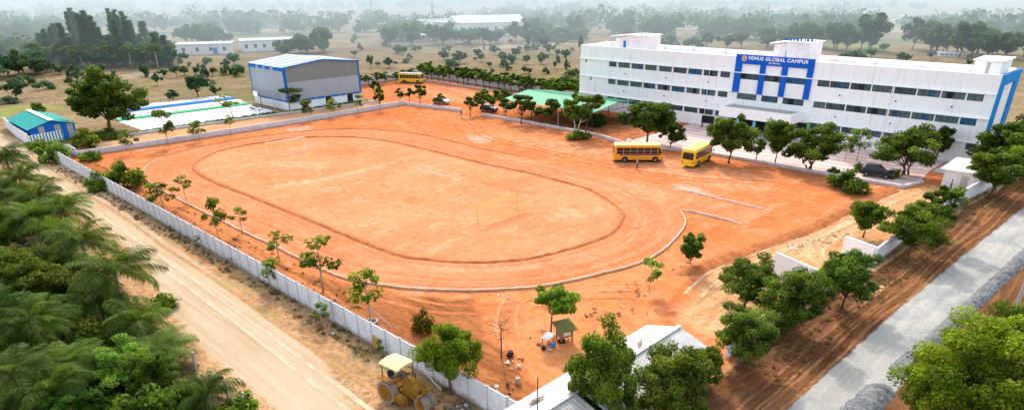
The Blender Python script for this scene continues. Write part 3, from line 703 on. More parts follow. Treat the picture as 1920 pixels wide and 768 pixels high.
for pts, m_ in (([(104, 20.5), (95, 21.5), (85, 22), (75, 23), (66, 20), (63, 14)], 'rut_tan'), ([(103, 22), (92, 23.5), (80, 24.5), (68, 26), (58, 27.5), (50, 26.5)], 'rut_tan_pale'), ([(101, 19), (88, 19.8), (76, 20.5), (67, 22.5), (58, 25), (48, 24.5)], 'rut_tan'), ([(64, 14), (65.5, 19), (70, 23), (80, 23.4), (92, 22)], 'rut_tan_pale')): pair('tyre_track', pts, 1.5, .38, .038, m_)
for pts, m_ in (([(98, 110), (93, 104), (90, 95), (89, 80), (88, 66), (90, 56)], 'rut_soil_pale'), ([(99, 112), (92, 100), (86, 90), (85, 74), (84, 60), (86, 48), (92, 38)], 'rut_soil'), ([(97, 50), (90, 44), (86, 38), (85, 31)], 'rut_soil_pale'), ([(99, 111), (96, 100), (95, 86), (94, 70), (92, 60)], 'rut_soil_pale'), ([(122, 155), (112, 140), (104, 122), (99, 111)], 'rut_soil_pale'), ([(120, 150), (118, 135), (110, 120), (101, 110)], 'rut_soil'), ([(48, 30), (44, 34), (38, 37), (33, 42), (30.5, 52)], 'rut_soil'), ([(50, 31), (44, 36), (40, 38), (36, 36), (32, 31)], 'rut_soil_pale')): pair('tyre_track', pts, 1.6, .42, .034, m_)
for y0, m_ in ((15.6, 'rut_brown_dark'), (14.6, 'rut_brown'), (14.0, 'rut_brown_dark'), (13.5, 'rut_brown')):
    pair('tyre_track', [(x, y0 - (x - 40) * .03 + random.uniform(-.35, .35)) for x in range(34, 131, 8)], .9, .3, .034, m_)
for x0, m_, z in ((17.6, 'rut_road', .031), (20.0, 'rut_road_pale', .044), (22.6, 'rut_road', .031)):
    pair('tyre_track', [(x0 - .9 + (y - 20) * .021 + random.uniform(-.15, .15), y) for y in range(22, 140, 9)], 1.1, .45, z, m_)
for px0, col in (('crop_field', (.20, .22, .09)), ('fallow_field', (.42, .33, .22)), ('ploughed_field', (.24, .16, .10))): GM[px0] = ground_mat(px0, (lambda c: (lambda q: q.mix(q.ramp(q.noise(q.pos((1, .15, 1)), .25, 5, .7), .4, .6), c, tuple(x * .7 for x in c))))(col), col_field, .5, .5, .2)
for i, (nm, q4) in enumerate((('crop_field', ((1420, 74), (1700, 84), (1760, 76), (1500, 66))), ('fallow_field', ((1100, 54), (1420, 58), (1440, 50), (1120, 47))), ('crop_field', ((330, 74), (640, 70), (640, 63), (350, 66))), ('fallow_field', ((880, 96), (1090, 84), (1060, 76), (900, 84))), ('fallow_field', ((1480, 56), (1900, 66), (1910, 58), (1520, 49))), ('crop_field', ((0, 92), (110, 86), (110, 78), (0, 80))), ('ploughed_field', ((560, 104), (780, 94), (760, 86), (570, 92))), ('fallow_field', ((130, 165), (330, 140), (300, 132), (120, 150))), ('crop_field', ((640, 58), (1000, 52), (1000, 46), (660, 51))), ('fallow_field', ((380, 62), (560, 58), (560, 54), (390, 57))), ('ploughed_field', ((1560, 108), (1760, 122), (1740, 112), (1580, 100))))): sheet(nm, gp(*q4), .014, GM[nm], 5, 1.2, 10)
for k in range(3):       # windrow of loose dark gravel along the road edge
    x0, x1 = ((30, 47.4), (48.7, 54.4), (55.5, 120))[k]
    yy = lambda x: 9.05 - (x - 42) * .058
    nw = int((x1 - x0) / .3); pts = [(x0 + (x1 - x0) * i / nw, yy(x0 + (x1 - x0) * i / nw) + random.uniform(-.05, .05)) for i in range(nw + 1)]
    hw = (1.0, .9, .7)[k]
    h = sweep('gravel_windrow', pts, [(-hw, .04), (-hw * .85, .13), (-hw * .65, .24), (-hw * .4, .33), (-hw * .15, .37), (hw * .1, .36), (hw * .35, .33), (hw * .55, .25), (hw * .75, .15), (hw, .04)], M['heap'], False, .22, 11 + k)
    wr = random.Random(k)
    for v in h.data.vertices: v.co.z += wr.uniform(-.05, .05) if v.co.z > .08 else 0
    tag(h, ('dark gravel windrow along the road edge at the bottom of the photo', 'short dark gravel heap between two gaps at the road edge', 'long dark gravel windrow along the far part of the road')[k], 'gravel', 'gravel windrows along the road', 'stuff')

# ------------------------------------------------------------------ school building
FX = 122.5
S = thing('school_building', 'long white three storey school block with rows of dark windows and a blue name frame', 'building', (FX, 59, 0))
def yb(v): return v - 59.0
b = MB()
L0, L1 = 19.7, 98.2
def wb(x0, x1, y0, y1, z0, z1): b.box(x0, x1, yb(y0), yb(y1), z0, z1)
rowz = [(2.2, 3.25), (5.78, 6.86), (9.32, 10.38)]
win_l = [(88.34, 90.34)] + [(87.94 - 3.36 * i - 3.02, 87.94 - 3.36 * i) for i in range(7)] + [(62.25, 64.24)]
win_r = [(43.85, 45.9)] + [(43.77 - 3.39 * i - 3.2, 43.77 - 3.39 * i) for i in range(6)] + [(21.24, 23.39)]
win_c = [(56.4, 60.3), (52.35, 55.5), (47.65, 51.45)]
rows = {0: win_l + [w_ for w_ in win_r if w_[0] > 26], 1: win_l + win_c + win_r, 2: win_l + win_c + win_r}
small = [(23.6, 24.8), (20.3, 21.7)]
# vents near the left end
vents = [(96.55, 10.0), (95.04, 6.46), (93.18, 3.07)]
wb(.35, 11, L0 + .02, L1, 0, 12.3)                       # core behind the recessed openings
prev = 0.0
for r_, (z0, z1) in enumerate(rowz):
    wb(0, .348, L0 + .02, L1, prev, z0)
    ws = sorted(rows[r_] + (small if r_ == 0 else []))
    y = L0 + .02
    for a, c in ws:
        wb(0.003, .348, y, a, z0, z1); y = c
    wb(0.003, .348, y, L1, z0, z1); prev = z1
wb(0, .348, L0 + .02, L1, prev, 13.2)
wb(10.7, 11.0, L0 + .3, L1 - .3, 12.3, 13.25); wb(.36, 10.69, L1 - .3, L1, 12.3, 13.2); wb(.36, 10.69, L0 + .02, L0 + .3, 12.3, 13.1)
b.build('wall', M['school_white'], S)
for z in (4.6, 8.1):
    for y in (86, 76, 66.5, 41.8, 33, 25): MB().box(-.16, -.003, yb(y) - .09, yb(y) + .09, z, z + .2).build('wall_lamp', M['darkmetal'], S)
rf = MB(); rf.box(.36, 10.68, yb(L0 + .32), yb(L1 - .32), 12.31, 12.36)
for i in range(9): rf.box(10.35, 10.69, yb(26 + i * 7.2), yb(26.4 + i * 7.2), 12.36, 13.1)
rf.build('roof_deck', M['pink_white'], S)
for z in (10.40, 6.88, 3.27):
    lg = MB()
    for a, c in ((L0 + .05, 46.6), (61.5, L1 - .05)): lg.box(-.34, -.003, yb(a), yb(c), z, z + .14)
    if z > 10: lg.box(-.42, -.003, yb(46.6), yb(61.5), z, z + .14)
    lg.build('ledge', M['white'], S)
def win_mesh(wd, hh, gm, nm, slats):
    m = MB(); m.box(.20, .26, 0, wd, 0, hh); g_ = m.mesh('window', M[gm])
    f = MB()
    for k in range(nm + 1):
        y = wd * k / nm; f.box(.155, .199, max(0, y - .03), min(wd, y + .03), 0.002, hh - .002)
    f.box(.157, .197, .03, wd - .03, .002, .05); f.box(.157, .197, .03, wd - .03, hh - .05, hh - .002)
    if slats:
        for k in range(1, 5): f.box(.17, .196, .03, wd - .03, hh * k / 5 - .012, hh * k / 5 + .012)
    return g_, f.mesh('frame', M['darkmetal'])
wcache = {}
rw = random.Random(5)
for r_, (z0, z1) in enumerate(rowz):
    for a, c in rows[r_] + (small if r_ == 0 else []):
        gm = rw.choice(['glass', 'glass2', 'glass2', 'glass', 'glassblue']) if (a, c) not in small else 'glass'
        key = (round(c - a, 2), round(z1 - z0, 2), gm)
        if key not in wcache: wcache[key] = win_mesh(c - a, z1 - z0, gm, 2 if c - a < 2.5 else 4, gm == 'glass2')
        o = obj('window', wcache[key][0], S, (0, yb(a), z0)); obj('frame', wcache[key][1], o)
        if gm == 'glassblue': o['label'] = 'window with a blue curtain or shutter'
        if (c - a) > 2.6 and rw.random() < .55:
            d = MB(); y0 = rw.uniform(.3, c - a - 1.2); d.box(.185, .1995, y0, y0 + .9, .05, z1 - z0 - .06); d.build('shutter', M['glassblue' if rw.random() < .5 else 'dark'], o)
for y, z in vents:
    v = MB()
    for dz in (-.32, .06): v.box(-.02, .0, yb(y) - .2, yb(y) + .2, z + dz, z + dz + .28)
    v.build('vent', M['dark'], S)
# blue name frame
bf = MB()
bf.box(-.30, -.003, yb(46.9), yb(61.3), 12.0, 13.58)
for a, c in ((60.05, 61.3), (55.45, 56.45), (51.4, 52.4), (46.9, 47.9)): bf.box(-.30, -.004, yb(a), yb(c), 6.97, 11.999)
bf.build('name_frame', M['blue'], S)
def lettering(txt, y0, y1, z, hgt_, x, parent, mat, bold=.012, mirror=False):
    cu = bpy.data.curves.new('lettering', 'FONT'); cu.body = txt; cu.size = 1.0; cu.extrude = .03; cu.offset = bold; cu.space_character = 1.12
    t = bpy.data.objects.new('tmp', cu); C.objects.link(t)
    bpy.context.view_layer.update()
    me = bpy.data.meshes.new_from_object(t.evaluated_get(bpy.context.evaluated_depsgraph_get())); bpy.data.objects.remove(t)
    xs = [v.co.x for v in me.vertices]; ys = [v.co.y for v in me.vertices]; sx = abs(y1 - y0) / (max(xs) - min(xs)); sz = hgt_ / (max(ys) - min(ys))
    for v in me.vertices:
        u = (v.co.x - min(xs)) * sx; q = (v.co.y - min(ys)) * sz; v.co = (x - v.co.z, y0 - u, z + q)
    me.name = 'lettering'; me.materials.clear(); me.materials.append(M[mat])
    return obj('lettering', me, parent)
lettering('VENUS GLOBAL CAMPUS', yb(59.0), yb(48.0), 12.78, .6, -.335, S, 'letters', .03)
lettering('(CBSE)', yb(54.95), yb(52.85), 12.26, .3, -.335, S, 'letters', .01)
em = MB(); em.tube([(-.30, yb(59.7), 12.92), (-.33, yb(59.7), 12.92)], .52, 24); eo = em.build('emblem', M['emblem'], S)
e2 = MB()
for k in range(7):
    a = R(20 + k * 23); e2.bar((-.335, yb(59.7), 12.62), (-.335, yb(59.7) + .42 * math.cos(a), 12.62 + .62 * math.sin(a)), .05, .012)
e2.build('rays', M['emblem_red'], eo)
# porch with columns
pc = MB(); pc.box(-5.0, -.003, yb(47.3), yb(60.9), 3.25, 4.72); 
for (x0, x1, y0, y1) in ((-5.0, -4.75, 47.3, 60.9), (-4.74, -.01, 47.3, 47.55), (-4.74, -.01, 60.65, 60.9)): pc.box(x0, x1, yb(y0), yb(y1), 4.721, 4.98)
po = pc.build('porch', M['white'], S)
pd = MB(); pd.box(-4.74, -.01, yb(47.56), yb(60.64), 4.722, 4.75); pd.build('porch_deck', M['concrete'], po)
for i, (y, mt, x) in enumerate(((60.2, 'cyan', -4.6), (57.2, 'cyan', -4.6), (54.0, 'cyan', -4.6), (50.9, 'cyan', -4.6), (47.9, 'lime', -4.6), (45.9, 'lime', -.35), (61.6, 'cyan', -.35))):
    k = MB(); k.box(x, x + .34, yb(y) - .2, yb(y) + .2, 0, 3.249); k.build('column', M[mt], S)['label'] = 'bright green column' if mt == 'lime' else 'cyan column'
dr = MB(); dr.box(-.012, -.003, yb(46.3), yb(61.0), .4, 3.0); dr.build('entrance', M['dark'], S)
for k in range(3):
    st = MB(); st.box(-6.6 + k * .4, -.013, yb(47.6) + .002 * k, yb(60.6) - .002 * k, .15 * k, .15 * (k + 1)); st.build('step', M['concrete'], S)
for y in (78.3, 33.9, 66.5): MB().tube([(-.06, yb(y), .2), (-.06, yb(y), 10.39)], .05, 6).build('drain_pipe', M['white'], S)
for y in (94.3, 85.2, 76.4, 39.7, 27.1): MB().box(-.06, -.003, yb(y) - .05, yb(y) + .05, 11.0, 13.15).build('rib', M['white'], S)
# stair towers on the roof
def tower(y0, y1, x0, x1, ztop, doory):
    t = MB(); t.box(x0, x1, yb(y0), yb(y0 + (y1 - y0) * .58), 12.36, ztop)
    t.prism([(yb(y0 + (y1 - y0) * .58) + .002, 12.36), (yb(y1), 12.36), (yb(y1), ztop - .75), (yb(y0 + (y1 - y0) * .58) + .002, ztop - .05)], 'x', x0 + 1.4, x1)
    o = t.build('stair_tower', M['pink_white'], S)
    c = MB(); ya, yc = yb(y0) - .3, yb(y1) + .3
    c.prism([(ya, ztop + .003), (ya, ztop + .16), (yb(y0 + (y1 - y0) * .5), ztop + .2), (yc, ztop - .25), (yc, ztop - .42), (yb(y0 + (y1 - y0) * .58) + .01, ztop + .003)], 'x', x0 - .3, x1 + .3)
    c.build('roof', M['white'], o)
    d = MB(); d.box(x0 + 1.34, x0 + 1.398, yb(doory) - .62, yb(doory) + .62, 12.4, 14.15); d.build('door', M['door_blue'], o)
tower(83.5, 92.4, 3.4, 8.6, 15.35, 89.7)
tower(49.5, 56.7, 3.4, 8.6, 15.75, 53.8)
rs = MB()
for k in range(9):
    rs.box(3.3, 3.36, yb(49.3) + k * .62, yb(49.3) + k * .62 + (.34, .44, .26)[k % 3], 16.02, 16.36)
rs.box(3.25, 3.32, yb(49.1), yb(54.9), 15.98, 16.018)
rs.build('roof_sign', M['blue'], S)
rr = MB(); rr.box(2.2, 9.4, yb(20.6), yb(24.1), 12.75, 14.75); ro = rr.build('rooftop_room', M['white'], S)
rp = MB(); rp.box(1.9, 9.7, yb(20.3), yb(24.4), 14.753, 14.93); rp.build('roof', M['white'], ro)
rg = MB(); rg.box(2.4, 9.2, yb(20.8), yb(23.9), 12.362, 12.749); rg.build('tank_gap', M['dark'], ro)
rd = MB(); rd.box(2.19, 2.199, yb(22.0), yb(22.5), 12.8, 14.6); rd.build('ladder', M['galv'], ro)
def tank(x, y, r_, h):
    t = MB(); t.tube([(x, yb(y), 12.36), (x, yb(y), 12.36 + h * .75), (x, yb(y), 12.36 + h * .93), (x, yb(y), 12.36 + h)], [r_, r_, r_ * .7, r_ * .25], 16); t.build('water_tank', M['white'], S, smooth=False)
tank(4.2, 94.4, .8, 1.5); tank(4.6, 96.0, .7, 1.2); tank(4.4, 80.8, .8, 1.2); tank(2.2, 75.5, .35, .8); tank(2.0, 71.4, .35, .8); tank(2.2, 66.8, .45, .9)
# blue framed end wall
en = MB()
en.box(-.02, .9, yb(L0) - .45, yb(L0) - .003, 0, 13.25); en.box(.901, 11.2, yb(L0) - .45, yb(L0) - .003, 11.7, 13.25); en.box(8.6, 11.2, yb(L0) - .45, yb(L0) - .003, 0, 11.699)
en.build('end_frame', M['endblue'], S)
ep = MB(); ep.box(.902, 8.598, yb(L0) - .12, yb(L0) - .004, 0, 11.698); eo = ep.build('end_panel', M['white'], S)
gl = MB()
for k in range(1, 12): gl.box(.95, 8.5, yb(L0) - .125, yb(L0) - .1205, k * .98, k * .98 + .05)
for k in range(1, 8): gl.box(.9 + k * .96, .95 + k * .96, yb(L0) - .128, yb(L0) - .1255, .1, 11.6)
gl.build('grid_lines', M['concrete'], eo)

# ------------------------------------------------------------------ sports hall
H = thing('sports_hall', 'tall grey clad sports hall with a low gabled roof and bright blue trim', 'hall', (75.3, 143.6, 0))
hw, hd, he, hr, hb = 19.5, 16.2, 9.1, 10.1, 1.75
m = MB(); m.box(.05, hw - .05, .05, hd - .05, 0, hb - .003)
base = m.build('base_wall', M['white'], H)
m = MB(); m.box(0, .06, .002, hd, hb, he - .02); m.box(hw - .06, hw, .002, hd, hb, he - .02); m.box(.062, hw - .062, hd - .06, hd, hb, he - .02); m.build('side_cladding', M['clad_light'], H)
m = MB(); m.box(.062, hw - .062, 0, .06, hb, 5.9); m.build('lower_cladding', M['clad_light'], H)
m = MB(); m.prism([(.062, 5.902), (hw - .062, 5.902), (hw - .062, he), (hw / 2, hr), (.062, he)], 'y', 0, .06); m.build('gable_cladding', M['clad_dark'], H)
m = MB()
for s in (0, 1):
    x0, z0, x1, z1 = (-.35, he - .0, hw / 2, hr + .06) if s == 0 else (hw + .35, he, hw / 2, hr + .06)
    i = len(m.v); m.v += [(x0, -.3, z0), (x1, -.3, z1), (x1, hd + .3, z1), (x0, hd + .3, z0)]; m.f.append((i, i + 1, i + 2, i + 3) if s == 0 else (i + 3, i + 2, i + 1, i))
roof = m.build('roof', M['roof_blue'], H)
for k, (y0, y1) in enumerate(((3.2, 4.1), (6.8, 7.7), (10.6, 11.5), (14.2, 15.0))):
    for s in (0, 1):
        t = MB(); x0 = -.36 if s == 0 else hw + .36
        t.quad((x0, y0, he + .02), (hw / 2, y0, hr + .085), (hw / 2, y1, hr + .085), (x0, y1, he + .02)); t.build('skylight_strip', M['roof_lite'], roof)
t = MB(); t.quad((hw / 2 - .5, -.3, hr + .06), (hw / 2, -.3, hr + .1), (hw / 2, hd + .3, hr + .1), (hw / 2 - .5, hd + .3, hr + .06)); t.quad((hw / 2, -.3, hr + .1), (hw / 2 + .5, -.3, hr + .06), (hw / 2 + .5, hd + .3, hr + .06), (hw / 2, hd + .3, hr + .1)); t.build('ridge_cap', M['roof_lite'], roof)
t = MB(); t.bar((-.35, -.32, he - .06), (hw / 2, -.32, hr - .0), .06, .26); t.bar((hw / 2, -.322, hr - .0), (hw + .35, -.322, he - .06), .06, .26); t.build('gable_trim', M['trim_blue'], H)
for y0, y1 in ((-.2, 4.6), (6.2, 8.4), (9.6, 11.6), (12.8, hd + .2)): MB().box(-.08, -.004, y0, y1, he - .85, he - .03).build('fascia', M['trim_blue'], H)
t = MB(); t.box(-.09, .42, -.07, -.003, hb, he - .06); t.box(-.10, -.005, -.07, .42, hb, he - .86); t.build('corner_trim', M['trim_blue'], H)
MB().box(hw - .38, hw + .06, -.07, -.003, hb, he - .06).build('corner_trim', M['trim_blue'], H); MB().box(-.07, -.003, hd - .3, hd + .05, hb, he - .86).build('corner_trim', M['trim_blue'], H)
for x0, x1 in ((.5, 3.1), (4.9, 7.0), (7.3, 9.3), (11.2, 13.2), (13.6, 15.2), (17.1, hw - .42)): MB().box(x0, x1, -.08, -.004, hb - .02, hb + .42).build('base_band', M['trim_blue'], H)
MB().box(-.08, -.004, .45, hd - .35, hb - .02, hb + .3).build('base_band', M['trim_blue'], H)
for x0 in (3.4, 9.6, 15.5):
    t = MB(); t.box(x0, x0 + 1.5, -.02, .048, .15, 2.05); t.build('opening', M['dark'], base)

# ------------------------------------------------------------------ green shed roof beside the school
K = thing('open_shed', 'open sided parking shed with a pale green gabled sheet roof', 'shed', (103, 79, 0))
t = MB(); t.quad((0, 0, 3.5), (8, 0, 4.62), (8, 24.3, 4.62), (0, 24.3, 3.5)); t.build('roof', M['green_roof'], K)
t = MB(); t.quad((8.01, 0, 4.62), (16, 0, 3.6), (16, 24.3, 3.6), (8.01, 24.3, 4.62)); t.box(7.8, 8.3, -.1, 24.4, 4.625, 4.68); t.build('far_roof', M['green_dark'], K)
t = MB()
for y in (.3, 8, 16, 24):
    t.bar((0, y, 3.42), (8, y, 4.54), .06, .1); t.bar((8, y, 4.54), (16, y, 3.52), .06, .1); t.bar((0, y, 3.2), (16, y, 3.2), .06, .08)
    for k in range(1, 8): t.bar((2 * k, y, 3.2), (2 * k, y, 3.42 + (1.1 * k / 4 if k < 5 else 1.1 * (8 - k) / 4)), .04, .04)
t.build('truss', M['darkmetal'], K)
for y in (.3, 8, 16, 24):
    for x in (.2, 15.7): MB().tube([(x, y, 0), (x, y, 3.42)], .08, 8).build('post', M['darkmetal'], K)
t = MB(); t.box(12.0, 12.2, -2.6, -.6, 0, 2.6); t.box(9, 12, -.9, -.8, 0, 2.2); gt = thing('metal_gate', 'dark metal gate standing at the right end of the green shed', 'gate', (103, 79, 0)); t.build('leaf', M['darkmetal'], gt)

# ------------------------------------------------------------------ walls
Wl = thing('compound_wall', 'long white precast panel wall beside the pale dirt road', 'wall', (25.3, 76, 0))
t = MB(); y = 21.0
t.box(-.04, .04, 23 - 76, 129.7 - 76, 0, 2.0)
for z in (.4, .8, 1.2, 1.6): t.box(-.052, .052, 23 - 76, 129.7 - 76, z, z + .012)
t.build('panels', M['wall_white'], Wl)
pm = MB().box(-.08, .08, -.07, .07, 0, 2.08).mesh('post', M['post'])
for k in range(57): obj('post', pm, Wl, (0, 129.7 - 76 - k * 1.9, 0))
def wall(name, label, pts, h, th, mat, cat='wall', posts=0, h2=None, group=None):
    o = thing(name, label, cat, (pts[0][0], pts[0][1], 0), 0, group); t = MB(); q = MB()
    for a, c in zip(pts[:-1], pts[1:]):
        A = Vector((a[0] - pts[0][0], a[1] - pts[0][1], 0)); B = Vector((c[0] - pts[0][0], c[1] - pts[0][1], 0)); d = (B - A).normalized(); nn = Vector((-d.y, d.x, 0)) * th / 2
        i = len(t.v); ha, hb_ = (h, h) if h2 is None else (h, h2)
        for P, hh in ((A - d * th / 2, ha), (B + d * th / 2, hb_)):
            for s, z in ((-1, 0), (1, 0), (1, hh), (-1, hh)): t.v.append((P.x + nn.x * s, P.y + nn.y * s, z))
        t.f += [(i, i + 1, i + 2, i + 3), (i + 7, i + 6, i + 5, i + 4), (i, i + 4, i + 5, i + 1), (i + 1, i + 5, i + 6, i + 2), (i + 2, i + 6, i + 7, i + 3), (i + 3, i + 7, i + 4, i)]
        if posts:
            n_ = int((B - A).length / posts)
            for k in range(n_ + 1):
                P = A + d * (k * posts); q.box(P.x - th * .75, P.x + th * .75, P.y - th * .75, P.y + th * .75, 0, h + .08)
    t.build('wall_body', mat, o)
    if posts: q.build('pier', mat, o)
    return o
wall('low_wall', 'low grey white wall between the red field and the path by the sports hall', [(28.5, 129.6), (45, 128.9), (65.5, 128.7), (97.3, 130.4)], 1.0, .28, M['lowwall'], posts=8)
wall('kerb_wall', 'low pale wall along the parking yard from the corner to the gap', [(97.6, 130.4), (99.6, 120), (100.4, 113.8)], .7, .3, M['lowwall'])
wall('kerb_wall', 'low pale kerb wall in front of the trees by the green shed', [(100.5, 106.8), (100.7, 90), (100.3, 75.5), (97.6, 67.2)], .55, .35, M['lowwall'])
wall('kerb_wall', 'low pale kerb wall along the pink plaza behind the buses', [(97.6, 66.7), (99.8, 60), (101.4, 54), (101.6, 44), (101.3, 33), (101.6, 23.8), (106, 22.6)], .5, .3, M['lowwall'])
MB().box(-.3, .3, -.3, .3, 0, 1.1).build('wall_body', M['white'], thing('gate_pillar', 'short white pillar on the kerb wall left of the first bus', 'pillar', (97.9, 67, 0)))
wall('path_kerb', 'narrow concrete kerb between the dirt path and the white court', [(36, 142), (62.3, 140.9), (95, 138.8)], .4, .35, M['lowwall'])
wall('yard_wall', 'grey white wall behind the row of hedge trees left of the far bus', [(97, 164.2), (110, 165.6), (121, 166.8), (133, 169)], 2.0, .2, M['wall_white'])
wall('yard_wall', 'grey white wall behind the long row of hedge trees at the back of the yard', [(133, 168.6), (132.4, 150), (131.4, 130), (129.5, 112), (129, 100)], 2.0, .2, M['wall_white'])
wall('yard_kerb', 'low white kerb in front of the long row of hedge trees', [(127, 166), (127.5, 150), (126.5, 130), (125, 112)], .4, .3, M['lowwall'])
wall('boundary_wall', 'white boundary wall by the gravel road with the guard room behind it', [(84, 17.0), (95, 16.6), (109, 15.3), (125, 13.9), (160, 10.5)], 1.95, .22, M['wall_white'], posts=7)
wall('boundary_wall', 'white boundary wall section below the dark trees right of the gate', [(70.1, 17.3), (79, 17.25), (84, 17.0)], 1.75, .22, M['wall_white'], posts=4.5)
wall('gate_wing', 'white splayed gate wing wall leading in from the roadside wall', [(71.2, 20.6), (70.1, 17.5)], 1.95, .25, M['white'])
wall('gate_wing', 'white sloped gate wing wall left of the gate opening', [(60.0, 23.2), (61.5, 19.0)], 2.7, .25, M['white'], h2=1.3)
wall('boundary_wall', 'white wall hidden behind trees between the tin shed and the gate', [(43, 18.9), (61.2, 18.6)], 1.7, .2, M['wall_white'], posts=4)
wall('corner_wall', 'short leaning white wall panels at the far corner of the red field', [(25.4, 130.2), (28.4, 131.6)], 1.9, .12, M['wall_white'])
wall('corner_wall', 'short white wall return beside the bushes at the far corner', [(28.6, 132.5), (28.6, 129.8)], 1.5, .12, M['wall_white'])

# guard room
Q = thing('guard_room', 'small white guard room with an overhanging flat white roof', 'guard room', (105.2, 15.9, 0))
t = MB(); t.box(0, 7.2, 0, 4.2, 0, 2.7); t.build('wall', M['wall_white'], Q)
t = MB(); t.box(-.5, 7.7, -.3, 4.7, 2.703, 2.88); t.build('roof', M['white'], Q)
t = MB(); t.box(-.012, -.003, 1.2, 2.1, .05, 2.1); t.build('door', M['concrete'], Q)

# blue and teal shed at the far left
Bs = thing('blue_shed', 'small shed with a teal gabled roof and blue and white gable', 'shed', (26.2, 146.5, 0))
t = MB(); t.prism([(0, 0), (7.2, 0), (7.2, 2.7), (3.6, 3.75), (0, 2.7)], 'y', 0, 15); t.build('wall', M['cblue'], Bs)
for k, x in enumerate((1.3, 3.9, 5.9)):
    t = MB(); t.box(x, x + .95, -.02, -.003, 0, 2.9); t.build('white_stripe', M['concrete'], Bs)
t = MB(); t.quad((-.5, -.5, 2.62), (3.6, -.5, 3.86), (3.6, 15.5, 3.86), (-.5, 15.5, 2.62)); t.quad((3.6, -.5, 3.86), (7.7, -.5, 2.62), (7.7, 15.5, 2.62), (3.6, 15.5, 3.86)); r0 = t.build('roof', M['teal_roof'], Bs)
t = MB(); t.box(3.2, 4.0, -.55, 15.5, 3.84, 3.93); t.build('ridge_cap', M['white'], r0)
Sf = thing('striped_fence', 'front fence with blue, green and white vertical stripes', 'fence', (25.4, 144.6, 0), math.atan2(2.0, 5.8))
t = MB(); t.box(0, 6.3, -.06, .06, 0, 1.9); t.build('panel', M['white'], Sf)
for k in range(11):
    t = MB(); t.box(.12 + k * .56, .36 + k * .56, -.07, -.0603, .02, 1.88); t.build('stripe', M['cblue' if k % 2 else 'cgreen'], Sf)
wall('side_wall', 'white wall along the dirt road beside the teal roofed shed', [(25.3, 144.8), (25.6, 156), (26.4, 168)], 2.2, .15, M['wall_white'])

# court and gallery
t = MB(); t.poly([(44.3, 158.8, .05), (44.3, 145.2, .05), (72.6, 143.6, .05), (73.2, 158.5, .05)]); struct(t.build('court', M['court']))
gal = thing('gallery', 'stepped grey spectator gallery with a blue and a green painted band behind the white court', 'gallery', (44, 159, 0), math.atan2(-.6, 29))
t = MB(); t.box(2, 30, 5.0, 9.5, 0, .28); t.box(2, 30, 9.502, 16.5, 0, .4); t.box(1, 29.5, 1.6, 4.998, 0, .16); t.build('steps', M['cgrey'], gal)
t = MB(); t.box(2, 30, 8.6, 11.6, .403, .43); t.build('blue_band', M['cblue'], gal)
t = MB(); t.box(.5, 29.5, -.3, 2.4, .163, .2); t.build('green_band', M['cgreen'], gal)
cf = thing('court_fence', 'row of thin fence posts with wire along the white court', 'fence', (44.5, 144.6, 0), math.atan2(-1.4, 28))
for k in range(9): MB().tube([(k * 3.4, 0, 0), (k * 3.4, 0, 3.2)], .045, 6).build('post', M['galv'], cf)
t = MB()
for z in (.3, 1.2, 2.2, 3.1): t.tube([(0, 0, z), (27.2, 0, z)], .008, 4)
t.build('wire', M['galv'], cf)
nf = thing('net_fence', 'dark mesh ball fence in front of the grey side of the sports hall', 'fence', (74.2, 144.6, 0))
t = MB()
for k in range(15): t.box(-.012, .012, k, k + .05, 0, 3.9)
for k in range(14): t.box(-.010, .010, 0, 14.05, .3 * k, .3 * k + .022)
t.build('mesh', M['wire'], nf)
bs = thing('basketball_stand', 'red post with a backboard at the end of the court beside the hall', 'stand', (71.6, 149.0, 0))
MB().tube([(0, 0, 0), (0, 0, 3.9)], .09, 8).build('post', M['red'], bs); t = MB(); t.bar((0, 0, 3.5), (-1.0, 0, 3.6), .08, .08); t.build('arm', M['red'], bs); t = MB(); t.box(-1.06, -1.0, -.9, .9, 3.2, 4.2); t.build('backboard', M['white'], bs)
